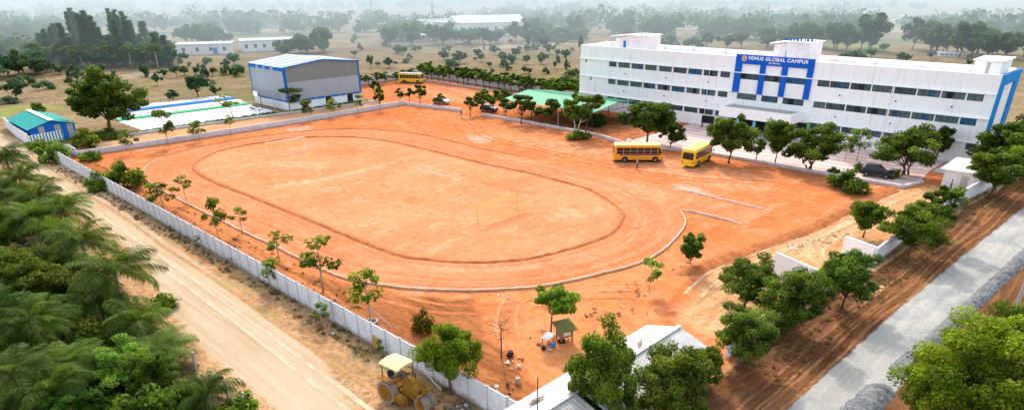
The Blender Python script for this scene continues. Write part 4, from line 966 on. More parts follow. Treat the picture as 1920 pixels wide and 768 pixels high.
# ------------------------------------------------------------------ vehicles
def wheel(parent, x, y, r_, wd, rimm='rim'):
    t = MB(); t.tube([(x, y - wd / 2, r_), (x, y - wd * .4, r_), (x, y + wd * .4, r_), (x, y + wd / 2, r_)], [r_ * .9, r_, r_, r_ * .9], 20)
    o = t.build('wheel', M['tyre'], parent)
    q = MB(); s = 1 if y > 0 else -1
    q.tube([(x, y + s * (wd / 2 - .01), r_), (x, y + s * (wd / 2 + .02), r_)], [r_ * .55, r_ * .5], 14); q.build('rim', M[rimm], o)
def minibus(label, loc, rz, L, W_, H_, body, roof, stripe=None, name='school_bus'):
    o = thing(name, label, 'bus', loc, rz, 'school buses'); h = W_ / 2; x0, x1 = -L / 2, L / 2
    prof = [(x0, .42), (x0 - .04, 1.0), (x0 + .06, H_ - .22), (x0 + .2, H_ - .12), (x1 - .55, H_ - .12), (x1 - .32, H_ - .3), (x1 - .08, 1.28), (x1, 1.1), (x1, .42)]
    b = MB(); b.prism(prof, 'y', -h, h); b.build('body', M[body], o, bevel=.07)
    t = MB(); t.box(x0 + .12, x1 - .5, -h + .1, h - .1, H_ - .13, H_); t.build('roof', M[roof], o, bevel=.09)
    n = 6; a = x0 + .38; step = (x1 - .85 - a) / n
    for s in (-1, 1):
        for k in range(n):
            g_ = MB(); y = s * h; g_.box(a + k * step + .03, a + (k + 1) * step - .03, min(y, y + s * .012), max(y, y + s * .012), 1.34, H_ - .42); wo = g_.build('window', M['carglass'], o)
            g_ = MB(); y = s * (h + .013); g_.box(a + k * step + .03, a + (k + 1) * step - .03, min(y, y + s * .006), max(y, y + s * .006), 1.78, 1.81); wo2 = g_.build('sash_bar', M['galv'], wo)
        g_ = MB(); y = s * (h + .011); i = len(g_.v); g_.v += [(x1 - .80, y, 1.34), (x1 - .22, y, 1.34), (x1 - .50, y, H_ - .42), (x1 - .80, y, H_ - .42)]; g_.f.append((i, i + 1, i + 2, i + 3)); g_.build('cab_window', M['carglass'], o)
        if stripe:
            t = MB(); y = s * (h + .004); t.box(x0 + .9, x1 - .5, min(y, y + s * .008), max(y, y + s * .008), 1.12, 1.30); t.build('stripe', M[stripe], o)
        t = MB(); y = s * (h + .002); t.box(x0 + .1, x1 - .12, min(y, y + s * .02), max(y, y + s * .02), .80, .84); t.build('rub_rail', M['darkmetal'], o)
        for wx in (x0 + 1.75, x1 - 1.15):
            t = MB(); y = s * h
            t.tube([(wx, y, .46), (wx, y + s * .012, .46)], .52, 20); t.build('wheel_arch', M['dark'], o)
            wheel(o, wx, s * (h - .06), .42, .26)
        t = MB(); t.bar((x1 - .45, s * (h + .0), 1.75), (x1 - .15, s * (h + .26), 1.7), .03, .03); t.box(x1 - .2, x1 - .14, s * (h + .24) - .08, s * (h + .24) + .08, 1.45, 1.8); t.build('mirror', M['darkmetal'], o)
        t = MB(); t.tube([(x1 - .02, s * (h - .35), .82), (x1 + .02, s * (h - .35), .82)], .13, 14); t.build('headlight', M['lamp'], o)
        t = MB(); t.box(x0 - .05, x0 - .01, s * (h - .28) - .12, s * (h - .28) + .12, .78, 1.02); t.build('tail_light', M['red'], o)
    t = MB(); i = 0; t.v += [(x1 - .075 - .0, -h + .16, 1.34), (x1 - .075, h - .16, 1.34), (x1 - .30, h - .22, H_ - .36), (x1 - .30, -h + .22, H_ - .36)]; t.f.append((0, 1, 2, 3)); t.build('windscreen', M['carglass'], o)
    for v_ in o.children:
        if v_.name.startswith('windscreen'): v_.location.x = .02
    t = MB(); t.v += [(x0 - .03, -h + .2, 1.30), (x0 - .03, h - .2, 1.30), (x0 + .03, h - .26, H_ - .42), (x0 + .03, -h + .26, H_ - .42)]; t.f.append((3, 2, 1, 0)); t.build('rear_window', M['carglass'], o).location.x = -.02
    t = MB(); t.box(x1 - .02, x1 + .08, -h + .04, h - .04, .36, .58); t.build('bumper', M['darkmetal'], o)
    t = MB(); t.box(x0 - .09, x0 + .02, -h + .04, h - .04, .36, .56); t.build('bumper', M[body], o)
    t = MB(); t.box(x0 + .2, x1 - .2, -h + .15, h - .15, .28, .43); t.build('chassis', M['dark'], o)
    return o
def along(a, b_, side):
    a = Vector(a[:2]); b_ = Vector(b_[:2]); d = (b_ - a).normalized(); n_ = Vector((-d.y, d.x)); c = (a + b_) / 2 + n_ * side
    return (c.x, c.y, .03), math.atan2(d.y, d.x), (b_ - a).length
l, a, ln = along(G(1150, 305), G(1242, 305), 1.1); minibus('orange school bus seen side on with a person standing beside it', l, a, 7.7, 2.2, 2.75, 'bus_orange', 'bus_roof', 'bus_purple')
l, a, ln = along((91.5, 50.3), (98.4, 51.2), 1.1); minibus('bright yellow school bus parked at an angle, its end toward the field', l, a, 7.2, 2.2, 2.75, 'bus_yellow', 'bus_yellow')
minibus('small far yellow bus with a pale roof parked by the hedge', (122.0, 158.8, .03), R(-62), 7.0, 2.2, 2.7, 'bus_yellow', 'asbestos')

def car(label, loc, rz, L, W_, H_, mat, cat='car'):
    o = thing('parked_car', label, cat, loc, rz); h = W_ / 2
    t = MB(); t.prism([(-L / 2, .32), (-L / 2 - .03, .85), (-L / 2 + .25, 1.02), (L * .17, 1.02), (L * .45, .90), (L / 2, .70), (L / 2, .32)], 'y', -h, h); t.build('body', M[mat], o, bevel=.08)
    t = MB(); i = 0
    lo = [(-L / 2 + .12, h - .06), (L * .22, h - .06), (L * .22, -h + .06), (-L / 2 + .12, -h + .06)]; hi = [(-L / 2 + .45, h - .22), (L * .05, h - .22), (L * .05, -h + .22), (-L / 2 + .45, -h + .22)]
    t.v += [(x, y, 1.0) for x, y in lo] + [(x, y, H_ - .05) for x, y in hi]; t.f += [(0, 1, 5, 4), (1, 2, 6, 5), (2, 3, 7, 6), (3, 0, 4, 7), (4, 5, 6, 7)]; t.build('glasshouse', M['carglass'], o)
    t = MB(); t.box(-L / 2 + .42, L * .06, -h + .2, h - .2, H_ - .07, H_); t.build('roof', M[mat], o, bevel=.05)
    for s in (-1, 1):
        for x in (-L * .31, L * .31): wheel(o, x, s * (h - .08), .33, .22)
        t = MB(); t.box(L / 2 - .06, L / 2 + .01, s * (h - .3) - .16, s * (h - .3) + .16, .62, .76); t.build('headlight', M['lamp'], o)
        t = MB(); t.box(-L / 2 - .04, -L / 2 + .02, s * (h - .2) - .1, s * (h - .2) + .1, .7, .95); t.build('tail_light', M['red'], o)
    return o
car('black hatchback style SUV parked on the pink plaza by its front kerb', (105.6, 28.5, .06), R(-82), 4.2, 1.75, 1.65, 'suv')
g_ = G(908, 211); car('dark car parked under the small trees at the left end of the green shed', (g_.x + 1.5, g_.y, .03), R(-80), 4.0, 1.7, 1.5, 'suv')
g_ = G(823, 196); car('silver car half hidden behind a small tree in the yard', (g_.x + .8, g_.y, .03), R(-70), 4.0, 1.7, 1.55, 'car_grey')

# road roller
rl = thing('road_roller', 'old ochre yellow road roller with a cream canopy parked by the white wall', 'road roller', (22.2, 33.0, .03), math.atan2(-2.6, .30))
def rollpart(name, mat, fn, parent=None, **kw):
    t = MB(); fn(t); return t.build(name, M[mat], parent or rl, **kw)
for s in (-1, 1):
    o = rollpart('rear_roll', 'drum', lambda t: t.tube([(0, s * .62, .84), (0, s * 1.12, .84)], .84, 32))
    rollpart('wheel_disc', 'roller', lambda t: (t.tube([(0, s * 1.121, .84), (0, s * 1.15, .84)], .62, 28), t.tube([(0, s * 1.15, .84), (0, s * 1.24, .84)], .14, 12)), o)
    o = rollpart('front_roll', 'drum', lambda t: t.tube([(2.75, s * .04, .58), (2.75, s * .56, .58)], .58, 28))
    rollpart('wheel_disc', 'roller', lambda t: (t.tube([(2.75, s * .561, .58), (2.75, s * .585, .58)], .4, 24), t.tube([(2.75, s * .585, .58), (2.75, s * .66, .58)], .1, 10)), o)
    rollpart('fork', 'roller', lambda t: (t.bar((2.75, s * .68, .58), (2.75, s * .68, 1.3), .1, .07), t.bar((2.75, 0, 1.32), (2.75, s * .7, 1.32), .12, .12)))
    rollpart('side_box', 'roller', lambda t: t.box(.75, 1.75, s * .9 - .22, s * .9 + .22, .45, .95), bevel=.04)
    rollpart('canopy_post', 'roller', lambda t: (t.bar((-.55, s * .72, 1.15), (-.6, s * .72, 2.75), .06, .06), t.bar((.85, s * .72, 1.2), (.95, s * .72, 2.75), .06, .06)))
rollpart('chassis', 'roller', lambda t: (t.box(-.8, 2.2, -.45, .45, .75, 1.05), t.box(-.9, .6, -.6, .6, 1.05, 1.2)), bevel=.03)
rollpart('hood', 'roller', lambda t: t.prism([(.95, 1.05), (2.45, 1.0), (2.5, 1.55), (2.2, 1.78), (.95, 1.92)], 'y', -.42, .42), bevel=.06)
rollpart('goose_neck', 'roller', lambda t: (t.bar((2.2, 0, 1.3), (2.85, 0, 1.5), .3, .28), t.tube([(2.75, 0, 1.2), (2.75, 0, 1.55)], .14, 12)), bevel=0)
rollpart('radiator_grille', 'darkmetal', lambda t: t.box(2.48, 2.53, -.3, .3, 1.08, 1.5))
rollpart('seat', 'darkmetal', lambda t: (t.box(-.55, -.05, -.28, .28, 1.45, 1.57), t.box(-.62, -.54, -.28, .28, 1.5, 1.95)), bevel=.04)
rollpart('steering_wheel', 'darkmetal', lambda t: (t.bar((.85, 0, 1.5), (.5, 0, 1.95), .05, .05), t.tube([(.5 + .2 * math.cos(k * .45) * .6, .2 * math.sin(k * .45), 1.95 + .2 * math.cos(k * .45) * .5) for k in range(15)], .02, 5)))
rollpart('canopy', 'roller_top', lambda t: t.prism([(-.86, 2.74), (.86, 2.74), (.83, 2.82), (.5, 2.93), (0, 2.98), (-.5, 2.93), (-.83, 2.82)], 'x', -.75, 1.12), bevel=.03)
rollpart('fender', 'roller', lambda t: t.box(-.8, .55, -1.1, -.62, 1.74, 1.80)); rollpart('fender', 'roller', lambda t: t.box(-.8, .55, .62, 1.1, 1.74, 1.80))
rollpart('exhaust', 'darkmetal', lambda t: t.tube([(1.6, .3, 1.8), (1.6, .3, 2.35)], .04, 8))

# ------------------------------------------------------------------ people
def skinned(name, mat, chains, parent):
    vs = []; es = []; rad = []
    key = {}
    for ch in chains:
        prev = None
        for (x, y, z, r_) in ch:
            k = (round(x, 3), round(y, 3), round(z, 3))
            if k not in key: key[k] = len(vs); vs.append((x, y, z)); rad.append(r_)
            if prev is not None: es.append((prev, key[k]))
            prev = key[k]
    me = bpy.data.meshes.new(name); me.from_pydata(vs, es, []); me.materials.append(M[mat])
    o = obj(name, me, parent)
    sk = o.modifiers.new('skin', 'SKIN'); sk.use_smooth_shade = True
    for i, v in enumerate(me.skin_vertices[0].data): v.radius = (rad[i], rad[i]); v.use_root = (i == 0)
    o.modifiers.new('sub', 'SUBSURF').levels = 1; o.modifiers['sub'].render_levels = 1
    return o
def person(label, loc, rz, shirt, trousers, stride=.12):
    o = thing('person', label, 'person', (loc[0], loc[1], .03), rz)
    sh = [(0, .17, 1.40), (0, -.17, 1.40)]; s = stride
    body = [[(0, 0, .95, .12), (0, 0, 1.15, .12), (0, 0, 1.36, .11), (0, 0, 1.47, .05), (.02, 0, 1.56, .085), (.02, 0, 1.66, .08)]]
    nose = [[(.02, 0, 1.56, .085), (.11, 0, 1.55, .015)]]
    for k, sg in enumerate((1, -1)):
        d = s if k == 0 else -s
        body.append([(0, 0, .95, .12), (0, sg * .09, .90, .09), (d * .5, sg * .10, .50, .06), (d, sg * .10, .09, .04), (d + .14, sg * .11, .035, .035)])
        body.append([(0, 0, 1.36, .11), (0, sg * .19, 1.39, .055), (-d * .4 + .02, sg * .25, 1.11, .042), (-d * .2 + .10, sg * .26, .87, .032), (-d * .2 + .13, sg * .26, .79, .028)])
    skinned('body', 'skin', body + nose, o)
    t = [[(0, 0, .93, .145), (0, 0, 1.15, .145), (0, 0, 1.37, .135)]]
    for k, sg in enumerate((1, -1)):
        d = s if k == 0 else -s; t.append([(0, 0, 1.37, .135), (0, sg * .19, 1.39, .075), (-d * .3 + .015, sg * .24, 1.18, .062)])
    skinned('shirt', shirt, t, o)
    t = [[(0, 0, .97, .15), (0, 0, .90, .15)]]
    for k, sg in enumerate((1, -1)):
        d = s if k == 0 else -s; t.append([(0, 0, .90, .15), (0, sg * .10, .84, .105), (d * .5, sg * .10, .50, .08), (d * .92, sg * .10, .12, .066)])
    skinned('trousers', trousers, t, o)
    skinned('hair', 'hair', [[(0, 0, 1.60, .088), (0, 0, 1.68, .078)]], o)
    return o
g_ = G(1194, 318); person('person in a pale blue shirt and dark trousers standing beside the orange bus', g_, R(130), 'shirt_blue', 'cloth_dark', .05)
g_ = G(865, 222); person('person in blue walking through the gap in the low back wall', g_, R(200), 'shirt_dark', 'cloth_pale', .2)
g_ = G(1780, 359); person('person in an orange top and blue cloth walking by the guard room', g_, R(100), 'shirt_orange', 'cloth_blue', .16)

# ------------------------------------------------------------------ goals and small things
def goal(label, x0, y0, wd, depth_, mat):
    o = thing('football_goal', label, 'goal', (x0, y0, .05), 0, 'football goals')
    t = MB(); t.tube([(0, 0, 0), (0, 0, 2.2), (wd, 0, 2.2), (wd, 0, 0)], .065, 8); t.build('frame', M[mat], o)
    t = MB()
    for x in (0, wd): t.tube([(x, 0, 2.2), (x, depth_ * .4, 2.1), (x, depth_, .03), (x, 0, .03)], .03, 6)
    t.tube([(0, depth_, .03), (wd, depth_, .03)], .03, 6); t.build('stay', M[mat], o)
    t = MB(); d = Vector((0, abs(depth_), 0)); n_ = 24
    def P(x, u): return Vector((x, depth_ * (.4 * u / .4 if u < .4 else u), 2.18 - .1 * u / .4 if u < .4 else 2.08 * (1 - (u - .4) / .6) + .03))
    for k in range(n_ + 1): t.tube([P(wd * k / n_, u) for u in (0, .4, .7, 1)], .013, 3, False)
    for k in range(13): t.tube([P(0, k / 12), P(wd, k / 12)], .013, 3, False)
    t.build('net', M['net'], o)
goal('yellow framed football goal with a net at the near end of the field', 51.3, 55.9, 6.9, -1.6, 'goal_yellow')
goal('pale framed football goal at the far end of the field', 50.6, 106.0, 6.9, 1.4, 'goal_white')

def small(name, label, cat, mat, fn, loc, rz=0.0, group=None, **kw):
    t = MB(); fn(t); o = t.build(name, M[mat], None, **kw); o.location = loc; o.rotation_euler = (0, 0, rz); return tag(o, label, cat, group)
g_ = G(1058, 637)
hc = thing('chicken_coop', 'small wooden coop on legs with a mossy sloped roof beside the umbrella shaped tree', 'coop', (g_.x, g_.y, .03), R(-20))
t = MB(); t.box(-.55, .55, -.45, .45, .45, 1.15); t.build('hutch', M['wood'], hc)
t = MB(); t.quad((-.8, -.75, 1.12), (.8, -.75, 1.12), (.8, .75, 1.48), (-.8, .75, 1.48)); t.quad((-.8, .75, 1.44), (.8, .75, 1.44), (.8, -.75, 1.08), (-.8, -.75, 1.08)); t.quad((-.8, -.75, 1.08), (.8, -.75, 1.08), (.8, -.75, 1.12), (-.8, -.75, 1.12)); t.build('roof', M['mosswood'], hc)
for x in (-.5, .5):
    for y in (-.4, .4): MB().box(x - .05, x + .05, y - .05, y + .05, 0, .449).build('leg', M['wood'], hc)
t = MB(); t.box(-.35, .3, -.47, -.4505, .62, 1.0); t.build('front_panel', M['plastic_white'], hc)
g_ = G(1028, 640)
tb = thing('wash_table', 'low table with a white top beside the coop', 'table', (g_.x, g_.y, .03), R(15)); t = MB(); t.box(-.6, .6, -.35, .35, .46, .52); t.build('top', M['plastic_white'], tb)
for x in (-.5, .5):
    for y in (-.28, .28): MB().box(x - .03, x + .03, y - .03, y + .03, 0, .459).build('leg', M['wood'], tb)
pot = lambda r_, h: (lambda t: t.tube([(0, 0, 0), (0, 0, h * .15), (0, 0, h * .55), (0, 0, h * .85), (0, 0, h)], [r_ * .6, r_ * .9, r_, r_ * .75, r_ * .8], 14))
for label, px, py, mat, r_, h, nm, cat in (
    ('blue plastic bucket on the ground below the white table', 1036, 650, 'plastic_blue', .2, .36, 'bucket', 'bucket'),
    ('dark round pot on the ground left of the blue bucket', 1019, 655, 'soot', .2, .3, 'pot', 'pot'),
    ('sooty wide pan by the legs of the coop', 1053, 641, 'soot', .34, .2, 'pan', 'pan'),
    ('small pan lying between the pot and the bucket', 1032, 658, 'rim', .18, .12, 'pan', 'pan'),
    ('dark topped pale drum near the end of the tin roof', 971, 719, 'rubble', .24, .5, 'drum', 'drum'),
    ('dark pot standing behind the pile at the foot of the bare tree', 957, 668, 'soot', .26, .45, 'pot', 'pot'),
    ('small pale pot on bare ground right of the bare tree', 973, 689, 'plastic_white', .16, .26, 'pot', 'pot')):
    g_ = G(px, py); small(nm, label, cat, mat, pot(r_, h), (g_.x, g_.y, .03))
def pile(label, px, py, n_, sz, mats, seed, name='rubbish_pile', cat='pile'):
    rng = random.Random(seed); g_ = G(px, py); o = thing(name, label, cat, (g_.x, g_.y, .03))
    for k in range(n_):
        t = MB(); a = rng.uniform(.06, .17) * min(sz, 1.1); t.box(-a, a, -a * rng.uniform(.3, 1), a * .6, 0, a * rng.uniform(.2, .7)); q = t.build('scrap', M[rng.choice(mats)], o, bevel=.02)
        q.location = (rng.gauss(0, .32) * sz, rng.gauss(0, .3) * sz, rng.uniform(0, .1) * sz); q.rotation_euler = (rng.uniform(-.3, .3), rng.uniform(-.3, .3), rng.uniform(0, 3))
    return o
pile('heap of pale sacks and pans at the foot of the bare tree', 949, 678, 8, 1.5, ['plastic_white', 'rubble', 'soot', 'tin'], 1)
pile('pile of boards and black pans beside the end of the wall', 938, 727, 9, 1.6, ['tin', 'soot', 'soot', 'cloth_dark', 'rubble'], 2)
pile('scattered dark scraps left of the umbrella shaped tree', 1008, 628, 8, 1.8, ['wood', 'soot', 'rubble'], 3)
pile('small litter of white scraps on the soil below the track kerb', 952, 560, 7, 1.6, ['plastic_white', 'rubble', 'cgrey'], 4, 'litter', 'litter')
pile('white and black rags lying along the outside of the wall', 626, 623, 5, 1.2, ['plastic_white', 'soot', 'plastic_white'], 5, 'litter', 'litter')
pile('blue and white plastic litter by the wall behind the roller', 868, 766, 9, 1.7, ['plastic_white', 'plastic_blue', 'cgrey', 'glass2'], 6, 'litter', 'litter')
pile('blue scrap of plastic on the ground beside the roller', 806, 739, 4, .9, ['plastic_blue', 'glass2', 'rubble'], 7, 'litter', 'litter')
pile('red brown rubble round the grey leaved sapling', 1195, 547, 14, 2.6, ['rubble', 'bund', 'bund'], 8, 'rubble', 'rubble')
pile('red earth clods at the foot of the dark young tree', 1290, 503, 16, 2.4, ['bund', 'rubble', 'bund'], 9, 'rubble', 'rubble')
pile('dry cut branches and stones lying on the open soil', 1175, 585, 12, 2.8, ['wood', 'bund', 'wood'], 10, 'brushwood', 'brushwood')
pile('small pile of sticks on the soil left of the tin shed', 1122, 588, 9, 2.0, ['wood', 'bark'], 11, 'brushwood', 'brushwood')
for k in range(5):
    g_ = G(1490 + k * 22 + random.uniform(-8, 8), 462 - k * 4 + random.uniform(-6, 6)); o = pile('scattered stones on the entrance path inside the gate', 1490 + k * 24, 464 - k * 6, 8, 2.2, ['rubble', 'cgrey'], 20 + k, 'stones', 'stones'); o['group'] = 'stones scattered on the entrance path'
g_ = G(696, 656); small('board', 'ochre square board leaning on the outside of the white wall', 'board', 'board', lambda t: t.box(-.05, .05, -.42, .42, 0, .95), (g_.x + .5, g_.y, .03), 0)
g_ = G(698, 605); small('well_ring', 'concrete ring lying on the soil inside the wall', 'ring', 'concrete', lambda t: (t.tube([(.45 * math.cos(k * .3927), .45 * math.sin(k * .3927), .14) for k in range(17)], .11, 8, False)), (g_.x, g_.y, .03))
for k, (a, c, lab) in enumerate((((695, 604), (695, 574), 'upright grey pole beside the concrete ring'), ((735, 614), (697, 580), 'thin pole leaning over the concrete ring'))):
    A = G(*a); B_ = G(*c, 1.2); small('pole', lab, 'pole', 'galv', lambda t: t.tube([(0, 0, 0), (B_.x - A.x, B_.y - A.y, 1.3)], .035, 6), (A.x, A.y, .03))
A = G(797, 700); B_ = G(828, 733); small('plastic_pipe', 'white plastic pipe lying along the foot of the wall', 'pipe', 'plastic_white', lambda t: t.tube([(0, 0, .08), (B_.x - A.x, B_.y - A.y, .08)], .06, 8), (A.x, A.y, .03))
for k, (px, py) in enumerate(((326, 662), (340, 668), (367, 692), (429, 748), (463, 770))):
    g_ = G(px, py); small('fence_post', 'leaning grey concrete fence post at the edge of the palm lot', 'fence post', 'concrete', lambda t: t.box(-.07, .07, -.07, .07, 0, 1.5), (g_.x, g_.y, .03), .3 * k, 'concrete posts at the edge of the palm lot').rotation_euler = (R(4 * (k % 3 - 1)), R(6 * (k % 2)), .3 * k)
g_ = G(1046, 241); o = thing('lamp_post', 'short grey post with a lamp in front of the green shed', 'lamp post', (g_.x, g_.y, .03)); MB().tube([(0, 0, 0), (0, 0, 3.6)], .06, 8).build('pole', M['galv'], o); t = MB(); t.box(-.15, .15, -.25, .25, 3.6, 3.72); t.build('lamp', M['plastic_white'], o)
small('sign_board', 'black display board standing against the school wall left of the porch', 'board', 'suv', lambda t: (t.box(-.1, .1, -1.3, 1.3, .9, 2.3), t.box(-.05, .05, -1.2, -1.0, 0, .9), t.box(-.05, .05, 1.0, 1.2, 0, .9)), (120.6, 64.6, .06))
ub = G(1840, 640)
up = thing('utility_pole', 'grey utility pole with a cross arm behind the bright tree at the road', 'utility pole', (66.5, 4.6, 0), R(40))
MB().tube([(0, 0, 0), (0, 0, 7.4)], [.15, .1], 10).build('pole', M['concrete'], up); t = MB(); t.bar((-.95, 0, 7.1), (.95, 0, 7.1), .1, .12); ca = t.build('cross_arm', M['darkmetal'], up)
for x in (-.85, 0, .85): MB().tube([(x, 0, 7.16), (x, 0, 7.36)], .05, 8).build('insulator', M['plastic_white'], ca)

# tin sheds at the bottom
T = thing('tin_shed', 'long shed with an old white tin roof below the trees', 'shed', (20.0, 21.5, 0))
t = MB()
def corr(t, x0, x1, ya, za, yc, zc, n_):        # corrugated slope from (ya,za) to (yc,zc)
    i = len(t.v)
    for k in range(n_ * 2 + 1):
        x = x0 + (x1 - x0) * k / (n_ * 2); dz = .03 * (k % 2)
        t.v += [(x, ya, za + dz), (x, yc, zc + dz)]
    for k in range(n_ * 2): t.f.append((i + 2 * k, i + 2 * k + 2, i + 2 * k + 3, i + 2 * k + 1))
corr(t, 0, 19.7, 2.75, 2.15, 0, 3.0, 66); r1 = t.build('roof', M['tin'], T)
t = MB(); corr(t, 8, 19.7, 0, 3.0, -2.75, 2.15, 39); t.build('far_roof', M['asbestos'], T)
t = MB(); corr(t, -2, 7.6, -.02, 2.95, -3.0, 2.0, 30); t.build('porch_roof', M['tin'], T)
t = MB(); t.bar((-.1, 0, 3.07), (19.8, 0, 3.07), .34, .05); t.build('ridge_cap', M['asbestos'], r1)
t = MB(); t.box(.2, 19.4, 2.3, 2.45, 0, 2.25); t.box(.2, 19.4, -2.5, -2.35, 0, 2.15); t.prism([(-2.5, 0), (2.45, 0), (2.45, 2.2), (0, 2.92), (-2.5, 2.1)], 'x', 19.2, 19.35); t.build('wall', M['farwhite'], T)
for k, (x, y) in enumerate(((5.6, 1.4), (9.0, .9), (14.5, 1.2), (15.8, .7), (12.4, 1.8))):
    z = 2.15 + .85 * (2.75 - y) / 2.75 + .05
    small('roof_scrap', 'scrap and dry leaves lying on the tin roof', 'scrap', 'rubble', lambda t: t.tube([(-.7, 0, .1), (-.2, .08, .14), (.7, 0, .08)], [.06, .14, .05], 6), (20 + x, 21.5 + y, z), .2 + .1 * k, 'scraps lying on the tin roof').rotation_euler = (R(-21), 0, .15 * k)
small('antenna_pole', 'thin pole rising in front of the tin roof', 'pole', 'darkmetal', lambda t: t.tube([(0, 0, 0), (0, 0, 5.2)], .035, 6), (24.6, 22.0, 0))
small('stay_post', 'pale stub post on the brown roadside below the trees', 'post', 'concrete', lambda t: t.tube([(0, 0, 0), (0, 0, 1.2)], .08, 8), tuple(G(1306, 768)))
# ------------------------------------------------------------------ trees
PR = {}
PR['round'] = [broad_tree(s, 6.0, 6.0, 1.4, 66, 190, .30, .13) for s in (1, 2, 3, 4)]
PR['near'] = [broad_tree(s, 6.0, 6.0, 1.4, 84, 290, .20, .13) for s in (11, 12, 13)]
PR['corner'] = [broad_tree(15, 6.0, 6.0, 1.2, 110, 420, .14, .13, mat='leaf_bright')]
PR['yard'] = [broad_tree(s, 4.5, 4.0, 1.4, 20, 110, .36, .09) for s in (21, 22, 23)]
PR['multi'] = [broad_tree(s, 6.0, 6.5, 1.2, 66, 190, .30, .11, stems=3) for s in (31, 32)]
PR['cone'] = [broad_tree(41, 8.0, 5.6, .8, 60, 200, .32, .13, shape='cone', clump=.26)]
PR['umb'] = [broad_tree(51, 4.0, 4.4, 2.1, 40, 190, .24, .08, mat='leaf_bright', shape='umbrella', clump=.3)]
PR['big'] = [broad_tree(61, 9.0, 12.0, 2.0, 80, 190, .48, .3, clump=.26)]
PR['bright'] = [broad_tree(s, 6.0, 6.0, 1.3, 84, 270, .20, .13, mat='leaf_bright') for s in (71, 72)]
PR['sap'] = [sapling(s, 3.5, 2.2, 6, 55, .24, lean=ln) for s, ln in ((81, 0), (82, .12), (83, .05), (84, -.1))]
PR['saplush'] = [sapling(s, 3.5, 2.4, 10, 75, .24) for s in (85, 86)]
PR['bush'] = [bush(s, 1.8, 2.6, 14, 110, .25) for s in (91, 92, 93)]
PR['brightbush'] = [bush(s, 1.8, 2.6, 14, 110, .25, 'leaf_bright') for s in (94, 95)]
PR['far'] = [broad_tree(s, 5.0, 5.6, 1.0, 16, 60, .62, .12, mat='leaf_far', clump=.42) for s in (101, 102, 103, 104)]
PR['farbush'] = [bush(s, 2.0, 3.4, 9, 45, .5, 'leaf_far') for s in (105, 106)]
PR['cas'] = [casuarina(s, 16, 5.0) for s in (111, 112, 113)]
PR['palm'] = [palm(s, 4.0, 4.0, 26) for s in (121, 122, 123)]
PR['youngpalm'] = [palm(s, 1.2, 3.4, 17) for s in (124, 125)]
PR['farpalm'] = [palm(s, 9.0, 3.4, 16, lw=.3, nleaf=9) for s in (126, 127)]
def pk(k, i): return PR[k][i % len(PR[k])]
dk = (.62, .68, .55); md = (.92, .88, .68); br = (1.15, 1.1, .9); gy = (1.15, 1.15, 1.5); ol = (1.1, .9, .7)
for i, (k, px, py, top, wpx, lab, tint) in enumerate((
    ('round', 1213, 268, 187, 104, 'large dense round tree behind the orange bus', dk),
    ('round', 1257, 281, 232, 50, 'small round tree on a forked trunk between the two buses', dk),
    ('round', 1366, 306, 218, 88, 'spreading tree on a tall bare trunk right of the yellow bus', md),
    ('yard', 1417, 305, 258, 44, 'thin grey green tree right of the spreading tree by the kerb', gy),
    ('round', 1453, 306, 222, 62, 'upright tree in front of the porch right corner', md),
    ('multi', 1519, 322, 240, 118, 'wide many stemmed tree right of the porch', md),
    ('saplush', 1583, 304, 256, 30, 'slim young tree on the plaza beside the many stemmed tree', br),
    ('saplush', 1606, 302, 240, 44, 'taller pale young tree on the plaza left of the dark car', gy),
    ('multi', 1697, 328, 247, 118, 'broad many stemmed tree over the plaza right of the black SUV', md),
    ('round', 1750, 305, 240, 60, 'dark tree half behind the broad tree near the school end', dk),
    ('cone', 1742, 452, 333, 108, 'tall conical bright green tree beside the entrance path', (.95, 1.0, .7)),
    ('near', 1702, 480, 392, 122, 'dark bushy tree in front of the conical tree by the wall', md),
    ('round', 1618, 445, 376, 70, 'small lone tree on the entrance path behind the gate wing', md),
    ('round', 1888, 335, 236, 135, 'dark tree beside the guard room at the right edge', dk),
    ('sap', 1908, 300, 176, 60, 'tall open tree rising above the school end at the right edge', md),
    ('round', 1856, 370, 283, 112, 'layered tree outside the white boundary wall by the guard room', md),
    ('saplush', 1792, 400, 352, 42, 'slender pale sapling against the boundary wall', br),
    ('near', 1578, 578, 478, 118, 'glossy round tree outside the gate at the roadside', (.8, .92, .95)),
    ('near', 1395, 575, 488, 130, 'ragged tall tree left of the gate opening', md),
    ('near', 1478, 622, 515, 140, 'wide tree in the middle of the roadside clump', md),
    ('near', 1385, 690, 585, 128, 'low round tree at the near left end of the roadside clump', br),
    ('near', 1126, 805, 622, 150, 'tall bushy tree growing through the tin shed roof', md),
    ('near', 1255, 800, 672, 172, 'broad olive tree beside the tin shed', ol),
    ('near', 1318, 735, 655, 84, 'small tree at the far gable end of the tin shed', ol),
    ('bright', 846, 738, 612, 126, 'bright round tree growing against the white wall behind the roller', (.95, .95, .75)),
    ('umb', 1033, 628, 549, 96, 'umbrella shaped pale green tree beside the coop', (1.05, 1.1, 1.3)),
    ('saplush', 1217, 546, 483, 44, 'grey leaved sapling in rubble below the track', (1.6, 1.5, 2.2)),
    ('round', 1293, 503, 440, 52, 'dark young tree on a thin trunk inside the track corner', (.8, .85, 1.0)),
    ('big', 207, 246, 146, 148, 'huge dark round tree beside the white court', dk),
    ('far', 372, 182, 139, 56, 'lone dark tree behind the gallery of the white court', (.8, .8, .8)))):
    h_ = place if False else plant
    plant(pk(k, i), px, py, top, wpx, lab, tint=tint, trunk=None)
